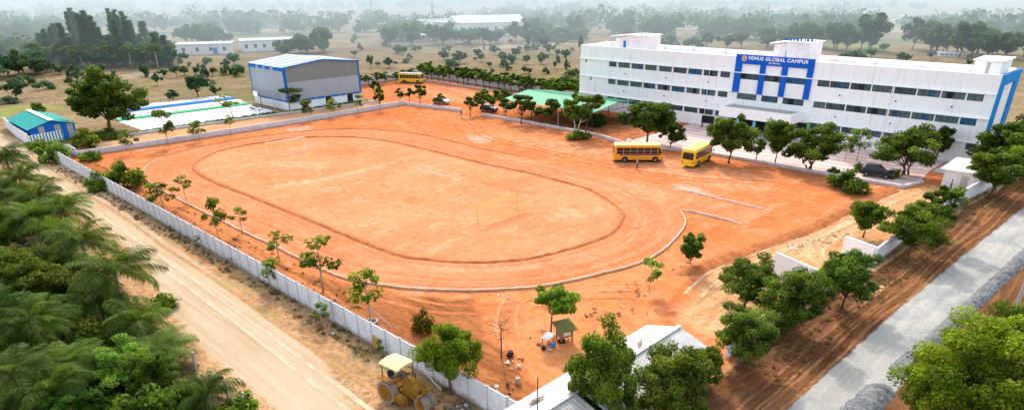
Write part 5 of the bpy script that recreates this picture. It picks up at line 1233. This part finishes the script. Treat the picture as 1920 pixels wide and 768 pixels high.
# big tree at the lower right corner
for k, px, py, z, wd, h, lab, tint in (('corner', 1872, 705, 5.0, 9.6, 8.2, 'big sunlit yellow green tree at the lower right corner', (.98, .86, .55)), ('corner', 1790, 750, 3.0, 5.6, 5.6, 'smaller sunlit tree left of the big corner tree by the gravel road', (.95, .84, .55)), ('near', 1910, 640, 3.0, 5.0, 5.6, 'dark green tree behind the big corner tree at the right edge', md)):
    g_ = G(px, py, z); place(pk(k, int(px)), (g_.x, g_.y, 0), wd, h, lab, tint=tint)
# bushes on the plaza and kerbs
for i, (px, py, top, wpx, lab, tint) in enumerate((
    (1584, 358, 316, 80, 'low spreading dark bush on the kerb left of the black SUV', dk), (1607, 322, 302, 18, 'small clipped ball shrub behind the black SUV', md), (1677, 334, 313, 28, 'round clipped shrub right of the black SUV', md),
    (1562, 325, 312, 22, 'small shrub at the foot of the many stemmed tree', md), (1058, 168, 137, 62, 'large green bush against the left end of the school', br), (1000, 174, 157, 50, 'pale flowering bush behind the green shed', ol), (946, 186, 166, 36, 'low green bush at the left tip of the green shed roof', md),
    (795, 618, 578, 46, 'brown leaved bush on the red soil behind the bright tree', (1.1, .55, .45)), (1108, 235, 205, 60, 'dark shrub at the right end of the green shed', dk), (1085, 262, 243, 46, 'low garden plants under the double trunk tree', md),
    (190, 355, 318, 52, 'grey green bush hanging over the long white wall', gy), (105, 305, 256, 56, 'wispy grey green tree standing in the dirt road bend', gy), (166, 276, 236, 52, 'olive flowering bush at the far corner of the field', ol), (170, 302, 280, 44, 'low green bush inside the far corner', md),
    (100, 246, 222, 44, 'light green bush behind the teal roofed shed', br), (77, 222, 190, 40, 'dark bush on the green field behind the teal roofed shed', dk), (205, 258, 240, 60, 'low plants around the foot of the huge tree', md), (70, 282, 258, 46, 'low green plants in front of the striped fence', md))):
    plant(pk('bush', i), px, py, top, wpx, lab, name='bush', cat='bush', tint=tint)
# saplings along the inside of the long wall and the low far wall
for i, (k, px, py, top, wpx, lab, tint) in enumerate((
    ('bush', 236, 352, 300, 70, 'wide low sapling just inside the wall near the far corner', md), ('saplush', 309, 398, 342, 54, 'low leafy sapling between the wall and the far track bend', md), ('sap', 350, 380, 328, 42, 'thin sapling with one leafy tuft close to the track kerb', md),
    ('saplush', 411, 452, 371, 46, 'dense dark sapling on a bare leaning stem by the track', dk), ('sap', 455, 440, 388, 44, 'leaning sapling with leaves sloping right by the track kerb', md), ('sap', 525, 490, 428, 62, 'straggly sapling leaning over the kerb', md),
    ('sap', 607, 550, 444, 104, 'tallest open sapling on a straight stem by the wall', md), ('saplush', 694, 602, 504, 66, 'bright leaved sapling by the leaning poles', br), ('saplush', 508, 545, 488, 46, 'grey green shrub outside the wall at its middle', gy), ('saplush', 606, 612, 566, 32, 'small pale shrub against the outside of the wall', gy),
    ('sap', 372, 462, 440, 14, 'tiny weed growing on the outside of the wall, far one', br), ('sap', 433, 500, 484, 14, 'tiny weed growing on the outside of the wall, near one', br), ('saplush', 716, 664, 638, 20, 'small grey shrub beside the ochre board', gy),
    ('saplush', 245, 288, 243, 36, 'sapling at the left end of the low grey wall', md), ('saplush', 316, 273, 206, 44, 'tall dark sapling in front of the white court', dk), ('saplush', 375, 265, 226, 34, 'sapling with a round tuft before the middle of the court', md),
    ('sap', 434, 253, 215, 26, 'almost bare sapling by the right end of the court', ol), ('sap', 437, 222, 176, 52, 'sapling with a wide crown inside the court fence', br), ('saplush', 543, 208, 165, 48, 'spreading sapling at the near corner of the sports hall', md), ('sap', 481, 215, 196, 16, 'small ball topped sapling at the court corner', md),
    ('saplush', 583, 226, 188, 34, 'sapling before the left door of the sports hall', md), ('saplush', 626, 219, 184, 30, 'sapling before the middle of the sports hall', br), ('saplush', 672, 213, 178, 24, 'sapling at the right end of the sports hall', br))):
    plant(pk(k, i), px, py, top, wpx, lab, name='sapling', cat='sapling', tint=tint)
for i, (px, py, top, wpx, lab, tint) in enumerate((
    (705, 190, 150, 28, 'small tree right of the sports hall, the farther of two', md), (713, 207, 168, 24, 'small tree right of the sports hall, the nearer of two', dk), (750, 193, 164, 24, 'leftmost tree of the row behind the low yard kerb', dk), (768, 192, 164, 22, 'second tree of the row behind the low yard kerb', dk),
    (788, 196, 160, 34, 'largest tree of the row behind the low yard kerb', dk), (823, 202, 174, 30, 'round tree hiding the silver car', md), (882, 218, 180, 34, 'lone round tree right of the walking person', md), (907, 214, 171, 42, 'round tree above the dark car by the green shed', md),
    (926, 210, 165, 47, 'tree behind the dark car at the shed corner', md), (949, 224, 183, 42, 'first tree in front of the green shed roof', dk), (977, 232, 179, 61, 'wide tree in front of the green shed roof', dk), (1003, 234, 189, 42, 'dark tree in the middle of the row before the green shed', dk),
    (1030, 238, 183, 64, 'round tree left of the lamp post before the green shed', dk), (1098, 254, 181, 78, 'tree at the right end of the row before the green shed', md))):
    plant(pk('yard', i), px, py, top, wpx, lab, tint=tint, group='trees planted around the yard')
plant(pk('yard', 1), 1080, 258, 182, 58, 'tree on two white limewashed trunks before the green shed', tint=md, trunk=broad_tree(24, 4.5, 4.0, 1.9, 20, 2, .3, .08, bark='whitebark', stems=2).trunk)
for i in range(24):
    y = 163.5 - i * 2.65; place(pk('yard', i), (129.6 - (i % 3) * .3 + random.uniform(-.3, .3), y + random.uniform(-.5, .5), 0), random.uniform(5.0, 6.2), random.uniform(4.0, 4.9), 'tree of the long dense hedge row along the back wall of the yard', group='hedge trees along the back wall of the yard', tint=(.95, 1.05, .85))
for i in range(10):
    x = 98 + i * 3.1; place(pk('yard', i + 1), (x, 163.2 + random.uniform(-.4, .4), 0), random.uniform(3.8, 4.6), random.uniform(2.8, 3.8), 'small tree of the hedge row left of the far bus', group='hedge trees left of the far bus', tint=(.75, .88, .72))
# bare tree
bt = thing('bare_tree', 'leafless young tree with thin branches on the red soil', 'tree', tuple(G(940, 672))[:2] + (.03,)); rng = random.Random(3); t = MB()
t.tube([(0, 0, 0), (.03, 0, 1.6), (0, .02, 3.3)], [.07, .055, .02], 6)
for i in range(16):
    z = rng.uniform(1.2, 3.1); a = i * 2.4; ln = rng.uniform(.8, 1.9) * (1 - (z - 1.2) / 4); p0 = Vector((.02, 0, z)); p1 = p0 + Vector((math.cos(a), math.sin(a), .35)) * ln * .6; p2 = p1 + Vector((math.cos(a + .3), math.sin(a + .3), .55)) * ln * .5
    t.tube([p0, p1, p2], [.025, .016, .006], 4)
    for s in (-1, 1): t.tube([p1, p1 + Vector((math.cos(a + s), math.sin(a + s), .4)) * ln * .4], [.012, .005], 3)
t.build('trunk', M['bark'], bt)
# palm lot at the left
for i, (k, px, py, z, sc, lab, tint) in enumerate((
    ('palm', 14, 300, 4.0, 1.0, 'coconut palm at the far end of the lot by the left edge', dk), ('palm', 38, 338, 4.0, 1.0, 'second coconut palm from the far end of the palm lot', md), ('palm', 75, 372, 4.2, 1.05, 'coconut palm leaning fronds over the road at the left', md),
    ('palm', 10, 365, 3.6, .9, 'coconut palm partly hidden at the left edge', dk), ('palm', 152, 452, 3.6, 1.0, 'coconut palm above the bright fronds by the road edge', md), ('palm', 208, 512, 4.0, 1.15, 'largest coconut palm at the middle of the lot', md), ('youngpalm', 262, 606, 1.4, 1.0, 'young upright palm with yellow green heart by the road', br),
    ('youngpalm', 105, 455, 2.2, .9, 'bright young palm between the broad trees', br), ('palm', 36, 700, 2.6, 1.0, 'coconut palm in the bottom left corner', md), ('palm', 8, 590, 3.4, 1.0, 'dark coconut palm at the left edge below the trees', dk), ('youngpalm', 392, 742, 1.3, .8, 'small dark palm by the fence posts at the bottom', dk), ('youngpalm', 95, 745, 1.5, .9, 'low palm beside the bottom left palm', md))):
    g_ = G(px, py, z); p = pk(k, i); e = place(p, (g_.x, g_.y, 0), p.w * sc, z, lab, name='palm_tree', cat='palm', tint=tint)
for i, (k, px, py, z, wd, h, lab, tint) in enumerate((
    ('bright', 35, 425, 3.0, 6.0, 5.2, 'bright green mango like tree at the left edge among the palms', (.75, .8, .7)), ('near', 60, 520, 3.0, 7.0, 5.0, 'broad olive tree in the middle of the palm lot', ol), ('near', 15, 500, 2.5, 5.0, 4.2, 'dark tree behind the olive tree at the left edge', dk),
    ('near', 120, 500, 2.0, 4.4, 3.6, 'dull green tree beside the largest palm', md), ('bush', 105, 605, 1.3, 3.6, 2.6, 'grey brown dry bush below the broad trees', (2.1, 1.25, 1.6)), ('bush', 172, 612, 1.4, 4.0, 2.8, 'pale olive bush in front of the largest palm', (1.7, 1.35, .9)),
    ('near', 225, 690, 1.7, 5.2, 3.4, 'large leaved round bush at the bottom of the palm lot', (1.15, 1.3, 1.2)), ('brightbush', 440, 762, .7, 3.0, 1.7, 'bright yellow green bush at the bottom edge by the posts', (1, 1, .9)), ('bush', 300, 560, 1.0, 2.6, 1.8, 'low bush behind the young upright palm', md), ('bush', 345, 745, .8, 3.0, 1.8, 'low dark bush by the small palm at the bottom', md),
    ('near', 5, 445, 2.0, 5, 5, 'dark tree cut by the left edge behind the bright tree', dk), ('bush', 30, 640, 1.2, 4.0, 2.6, 'dark bush between the two left edge palms', dk), ('bush', 140, 680, .8, 3.2, 1.6, 'dark low bush left of the large leaved bush', dk))):
    g_ = G(px, py, z); place(pk(k, i), (g_.x, g_.y, 0), wd, h, lab, name='bush' if 'bush' in lab else 'tree', cat='bush' if 'bush' in lab else 'tree', tint=tint)
lr_ = random.Random(77)
for k in range(46):
    px = lr_.uniform(-10, 330); py = lr_.uniform(330, 775); lim = 60 + (py - 330) * .62
    if px > lim: continue
    g_ = G(px, py, 1.0); wd = lr_.uniform(2.2, 4.2); q_ = lr_.random(); place(pk('near' if q_ < .35 else 'bush', k), (g_.x, g_.y, 0), wd, wd * lr_.uniform(.55, .85), 'shrub in the tangle of greenery filling the palm lot', name='bush', cat='bush', group='shrubs filling the palm lot', tint=(lr_.uniform(.6, 1.0), lr_.uniform(.7, 1.0), .6))
for k, (px, py, z) in enumerate(((120, 395, 3.6), (58, 410, 3.8), (110, 690, 2.2), (300, 650, 1.2), (175, 560, 2.6), (60, 600, 3.0))):
    g_ = G(px, py, z); p = pk('palm', k); place(p, (g_.x, g_.y, 0), p.w * lr_.uniform(.85, 1.05), z, 'coconut palm among the shrubs of the palm lot', name='palm_tree', cat='palm', group='coconut palms among the shrubs', tint=(.95, .95, .75))
# ground weeds (uncountable)
def scatter(name, label, regions, size, seed, mat, per=7, cat='weeds'):
    rng = random.Random(seed); cs = []; rs = []
    for x0, x1, y0, y1, n_, r_ in regions:
        for k in range(n_): cs.append((rng.uniform(x0, x1), rng.uniform(y0, y1), .06 + r_ * .25)); rs.append(r_ * rng.uniform(.5, 1.3))
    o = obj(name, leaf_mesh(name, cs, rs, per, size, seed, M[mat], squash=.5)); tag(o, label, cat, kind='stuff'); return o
scatter('undergrowth', 'dark green undergrowth covering the ground of the palm lot', [(-45, 12.5, 8, 120, 2300, .55), (-10, 13, 20, 60, 900, .4)], .3, 5, 'leaf', 16, 'undergrowth')
scatter('dry_weeds', 'dry weeds along the foot of the walls and the road verges', [(23.4, 25.1, 28, 129, 260, .28), (11.5, 14, 25, 120, 160, .3), (26, 29.5, 45, 125, 150, .25), (60, 125, 13.5, 16.2, 160, .3), (42, 60, 14, 18, 90, .3)], .2, 6, 'dryleaf', 14)
scatter('grass_strip', 'thin green grass strip along the kerb of the white court', [(43, 72, 142.6, 144.2, 220, .4), (74, 95, 140.2, 142.8, 160, .4), (26, 34, 143.5, 148, 60, .5)], .35, 7, 'leaf_bright', 12, 'grass')

# ------------------------------------------------------------------ distant country
def infield(g_): return -30 < g_.x < 137 and -30 < g_.y < 177
rng = random.Random(42)
scat = [(146, 152, 135, 26), (131, 155, 143, 22), (85, 168, 150, 34), (296, 160, 139, 20), (307, 145, 131, 22), (332, 145, 122, 20), (215, 144, 132, 12), (325, 190, 170, 30), (405, 180, 163, 22), (400, 142, 126, 16), (440, 122, 100, 28), (425, 130, 112, 18), (32, 188, 150, 58), (45, 158, 138, 44), (12, 195, 180, 40),
        (730, 127, 110, 26), (695, 128, 104, 18), (664, 108, 95, 16), (833, 114, 96, 22), (862, 119, 98, 32), (895, 108, 92, 22), (902, 116, 100, 16), (762, 118, 108, 22), (928, 103, 87, 18), (942, 113, 97, 16), (968, 110, 89, 24), (987, 121, 103, 16), (1016, 120, 100, 18), (1060, 116, 93, 20), (1043, 108, 92, 14), (1040, 129, 115, 10), (1062, 138, 114, 12), (1030, 102, 83, 24), (1018, 95, 70, 22), (990, 92, 63, 14), (1088, 100, 70, 12),
        (1600, 116, 93, 44), (1632, 111, 92, 22), (1655, 97, 82, 20), (1690, 116, 100, 24), (1700, 118, 102, 14), (1743, 112, 98, 12), (1816, 124, 112, 16), (1180, 75, 55, 26), (1240, 72, 50, 34), (1255, 84, 62, 40), (1300, 90, 68, 36), (1325, 88, 64, 30), (1362, 92, 66, 40), (1390, 90, 62, 40)]
for i, (px, py, top, wpx) in enumerate(scat):
    k = 'farbush' if (py - top) < wpx * .62 else 'far'
    plant(pk(k, i), px, py, top, wpx, 'dull green bush on the dry brown field' if k == 'farbush' else 'small dull green tree standing alone on the dry brown field', name='bush' if k == 'farbush' else 'tree', cat='bush' if k == 'farbush' else 'tree', group='bushes dotted over the dry field' if k == 'farbush' else 'lone trees dotted over the dry field', tint=(1.0, 1.05, 1.0))
cnt = 0
while cnt < 95:
    px = rng.uniform(120, 1110); py = rng.uniform(76, 148); g_ = G(px, py)
    if infield(g_) or (470 < px < 690 and py > 95): continue
    cnt += 1; wd = rng.uniform(1.6, 4.2); place(pk('farbush' if cnt % 3 else 'far', cnt), (g_.x, g_.y, 0), wd, wd * rng.uniform(.6, 1.05), 'small scrub bush on the dry brown field beyond the campus', name='bush', cat='bush', group='scrub bushes beyond the campus', tint=(1.1, 1.0, .95))
def band(n_, x0, x1, y0, y1, w0, w1, lab, grp, tint):
    for i in range(n_):
        px = rng.uniform(x0, x1); py = rng.uniform(y0, y1); g_ = G(px, py)
        if infield(g_): continue
        wd = rng.uniform(w0, w1); place(pk('far', i), (g_.x, g_.y, 0), wd, wd * rng.uniform(.65, .9), lab, group=grp, tint=tint)
MASS = []
def belt(n_, a, c, w0, w1, lab, grp, tint, jit=3.0, mass=False):
    for i in range(n_):
        t = rng.random(); px = a[0] + (c[0] - a[0]) * t; py = a[1] + (c[1] - a[1]) * t + rng.gauss(0, jit); g_ = G(px, py)
        if infield(g_): continue
        wd = rng.uniform(w0, w1) * (1.25 if rng.random() < .25 else 1)
        if mass: MASS.append((g_.x, g_.y, wd)); continue
        place(pk('far', rng.randint(0, 3)), (g_.x, g_.y, 0), wd, wd * rng.uniform(.55, .95), lab, group=grp, tint=(tint[0] * rng.uniform(.8, 1.3), tint[1] * rng.uniform(.9, 1.2), tint[2] * rng.uniform(.8, 1.1)))
A_ = ('dark full crowned tree beyond the school roof on the right', 'full crowned trees beyond the school roof', (.85, .95, .85))
belt(20, (1410, 84), (1640, 96), 7, 12, *A_); belt(20, (1690, 96), (1925, 112), 8, 13, *A_); belt(24, (1420, 68), (1920, 82), 8, 14, *A_, jit=3, mass=True)
belt(32, (1090, 62), (1430, 74), 9, 15, 'bluish tree in the wood behind the middle of the school roof', 'trees of the wood behind the school roof', (.95, 1.05, 1), 2.5, True)
A_ = ('bluish tree among the far white buildings', 'trees among the far buildings', (1, 1.05, 1))
belt(16, (690, 88), (1080, 74), 6, 11, *A_); belt(12, (860, 84), (1000, 80), 6, 10, *A_, jit=2)
A_ = ('hazy tree around the dark grove on the left', 'trees around the dark grove', (.95, 1.05, 1))
belt(18, (-20, 150), (120, 132), 4, 8, *A_); belt(20, (-20, 112), (90, 112), 6, 10, *A_, mass=True); belt(8, (255, 122), (335, 112), 5, 9, *A_, jit=2)
A_ = ('hazy tree by the far low white houses', 'trees by the far low houses', (1, 1.08, 1))
belt(14, (345, 84), (450, 82), 6, 10, *A_, jit=1.5); belt(16, (520, 104), (620, 98), 5, 9, *A_, jit=2); belt(24, (380, 64), (700, 62), 7, 12, *A_, jit=2, mass=True)
belt(22, (70, 130), (325, 124), 5, 8, 'dark bushy tree in the lower part of the left grove', 'bushy trees of the left grove', (.9, 1.0, 1.0), 2)
for n_, a, c, w0, w1 in ((22, (1410, 60), (1925, 71), 8, 14), (16, (1420, 47), (1925, 57), 8, 14), (14, (1090, 50), (1430, 56), 8, 13), (24, (330, 52), (700, 49), 8, 14), (34, (690, 60), (1085, 57), 7, 12), (30, (-20, 84), (90, 78), 8, 12), (26, (-20, 66), (330, 58), 9, 14), (20, (720, 76), (860, 74), 5, 9), (30, (1000, 78), (1090, 72), 5, 8)): belt(n_, a, c, w0, w1, '', '', (1, 1, 1), 2.2, True)
# casuarina grove with coconut palms in front
for i in range(44):
    px = 80 + i * 5.4 + rng.uniform(-5, 5); e = (px - 200) / 118; top = 128 - (108 - 52 * abs(e) ** 1.7) * rng.choice((rng.uniform(.9, 1.15), rng.uniform(.5, .8))); py = rng.uniform(112, 126)
    plant(pk('cas', i), px, py, max(8, top), rng.uniform(28, 46), 'tall feathery dark tree in the grove on the left', name='casuarina_tree', cat='casuarinas', group='tall feathery trees of the left grove', tint=(1.1, 1.4, 1.4))
for i in range(13):
    px = 75 + i * 19 + rng.uniform(-7, 7); plant(pk('farpalm', i), px, rng.uniform(124, 131), rng.uniform(84, 100), 40, 'coconut palm at the foot of the dark grove', name='palm_tree', cat='palm', group='coconut palms before the left grove', tint=md)
for i in range(30):
    px = 385 + i * 9.3 + rng.uniform(-6, 6); plant(pk('farpalm', i), px, rng.uniform(50, 60), rng.uniform(24, 36), rng.uniform(14, 20), 'hazy palm in the far row behind the sports hall', name='palm_tree', cat='palm', group='far palms in a row', tint=md)
for i, px in enumerate((1503, 1541, 1553, 1625, 1630, 1808, 1815, 1877, 1884, 1890, 1150, 1172, 1348, 1105)):
    plant(pk('farpalm', i), px, 72 if px > 1400 else 50, 34 if px > 1400 else 22, 15, 'tall thin palm rising from the hazy woods on the right', name='palm_tree', cat='palm', group='tall palms in the right hand woods', tint=md)
# far buildings
def house(label, px0, py0, px1, py1, top, depth_, roof='farwhite', wallm='farwhite', gable=False, nwin=5, door=None):
    A = G(px0, py0); B_ = G(px1, py1); d = Vector((B_.x - A.x, B_.y - A.y)); L = d.length; h = hgt(px0, py0, top); rz = math.atan2(d.y, d.x)
    o = thing('far_building', label, 'building', (A.x, A.y, 0), rz)
    t = MB(); t.box(0, L, 0, depth_, 0, h); w_ = t.build('wall', M[wallm], o)
    t = MB()
    if gable: t.prism([(-.5, h + .002), (depth_ + .5, h + .002), (depth_ / 2, h + depth_ * .14)], 'x', -.5, L + .5)
    else: t.box(-.4, L + .4, -.4, depth_ + .4, h + .003, h + .3)
    t.build('roof', M[roof], o)
    for k in range(nwin):
        x = L * (k + .5) / nwin; t = MB(); t.box(x - .6, x + .6, -.05, -.005, h * .35, h * .7); t.build('window', M['glass'], w_)
    if door is not None: t = MB(); t.box(L * door - .8, L * door + .8, -.06, -.004, 0, h * .66); t.build('door', M['door_blue'], w_)
house('low white house with a blue door far behind the court', 333, 104, 435, 101, 85, 10, nwin=4, door=.7)
house('long low white building behind the sports hall', 455, 98, 572, 93, 78, 12, nwin=7)
house('small white gable fronted hut at the foot of the grove', 303, 112, 325, 111, 95, 6, gable=True, nwin=1)
house('grey roofed industrial shed left of the far factory', 793, 72, 852, 70, 48, 18, 'fargrey', 'farwhite', True, 3)
house('small grey shed in front of the far factory', 767, 80, 796, 80, 67, 8, 'farwhite', 'fargrey', False, 2)
house('long white factory building in the haze', 858, 70, 985, 66, 44, 22, 'farwhite', 'farwhite', True, 8)
house('white end block of the far factory', 850, 74, 862, 73, 44, 14, 'farwhite', 'farwhite', False, 1)
house('tiny white house among the trees far right', 1843, 80, 1851, 80, 70, 5, nwin=1)
house('row of small white huts beyond the school roof', 1762, 106, 1812, 107, 100, 4, nwin=6)
house('hazy pale house in the far plain at the left', 0, 48, 18, 47, 38, 8, nwin=1)
for i in range(16):
    px = rng.uniform(1100, 1900); py = rng.uniform(24, 44); house('speck of a white house in the far haze on the right', px, py, px + rng.uniform(8, 22), py, py - rng.uniform(4, 7), 10, nwin=0)

for o in list(C.objects):
    if o.get('label', '').startswith('speck of a white house'): o['group'] = 'white houses in the far haze'
def pylon(label, px, py, top, wpx):
    g_ = G(px, py); h = hgt(px, py, top); wd = wpx * depth(g_) / FPX; o = thing('power_pylon', label, 'pylon', (g_.x, g_.y, 0), R(30)); t = MB(); s = wd / 2
    lv = [(0, 1), (.3, .62), (.6, .34), (1, .1)]
    for sx in (-1, 1):
        for sy in (-1, 1): t.tube([(sx * s * k, sy * s * k, h * z) for z, k in lv], .16, 4)
    for (z0, k0), (z1, k1) in zip(lv[:-1], lv[1:]):
        for sx in (-1, 1):
            t.bar((sx * s * k0, -s * k0, h * z0), (sx * s * k1, s * k1, h * z1), .14, .14); t.bar((-s * k0, sx * s * k0, h * z0), (s * k1, sx * s * k1, h * z1), .14, .14)
    t.build('lattice', M['pylon'], o); t = MB()
    for z in (.72, .86): t.bar((-s * 1.0, 0, h * z), (s * 1.0, 0, h * z), .2, .2)
    t.build('cross_arm', M['pylon'], o)
pylon('lattice power pylon rising above the right hand woods', 1573, 36, -12, 26)
pylon('faint lattice pylon in the haze left of centre', 698, 38, 0, 14)
o = thing('chimney_stack', 'thin dark mast above the far factory', 'mast', tuple(G(812, 46))[:2] + (0,)); MB().tube([(0, 0, 0), (0, 0, hgt(812, 46, 5))], [.9, .5], 8).build('shaft', M['pylon'], o)
# far woods that read as one mass
rs_ = np.random.default_rng(9); cs = []; rr = []
f2 = Vector((math.sin(YAW), math.cos(YAW))); r2 = Vector((math.cos(YAW), -math.sin(YAW)))
for k in range(230):
    d = 430 * math.exp(rs_.random() * 1.75); lat = rs_.uniform(-.95, .95) * d; L = rs_.uniform(20, 150) * (d / 600); a = rs_.normal() * .25; n_ = int(rs_.uniform(5, 16))
    for j in range(n_):
        u = lat + (rs_.random() - .5) * L; v = d + (rs_.random() - .5) * L * .25 + a * (u - lat)
        p = f2 * v + r2 * u; s = rs_.uniform(2.0, 4.6) * (1 + d / 2600)
        for q in range(3): cs.append((p.x + rs_.normal() * s * .6, p.y + rs_.normal() * s * .6, s * rs_.uniform(.45, 1.2))); rr.append(s * rs_.uniform(.55, .9))
for x, y, wd in MASS:
    for q in range(7):
        a = rs_.uniform(0, 6.28); u = rs_.random() ** .5 * wd * .36; cs.append((x + math.cos(a) * u, y + math.sin(a) * u, wd * rs_.uniform(.22, .62))); rr.append(wd * rs_.uniform(.17, .3))
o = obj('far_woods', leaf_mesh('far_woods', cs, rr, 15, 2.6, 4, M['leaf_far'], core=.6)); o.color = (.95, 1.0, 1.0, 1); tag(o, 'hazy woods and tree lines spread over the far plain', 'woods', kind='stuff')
# haze over the far country: even absorption, scattered daylight put in as emission
m, q, out = new_mat('haze')
em_ = q.n('ShaderNodeEmission'); ab = q.n('ShaderNodeVolumeAbsorption'); ad = q.n('ShaderNodeAddShader')
SIG = 1 / 320.0
em_.inputs['Color'].default_value = (.75, .88, .945, 1); em_.inputs['Strength'].default_value = SIG * 1.07
ab.inputs['Color'].default_value = (0, 0, 0, 1); ab.inputs['Density'].default_value = SIG
q.l(em_.outputs[0], ad.inputs[0]); q.l(ab.outputs[0], ad.inputs[1]); q.l(ad.outputs[0], out.inputs['Volume'])
t = MB(); t.box(-7000, 7000, 0, 8000, -2, 90); hz = t.build('haze', m); hz.rotation_euler = (0, 0, -YAW); hz.location = (f2.x * 225, f2.y * 225, 0)
tag(hz, 'pale morning haze lying over the far plain', 'haze', kind='stuff')
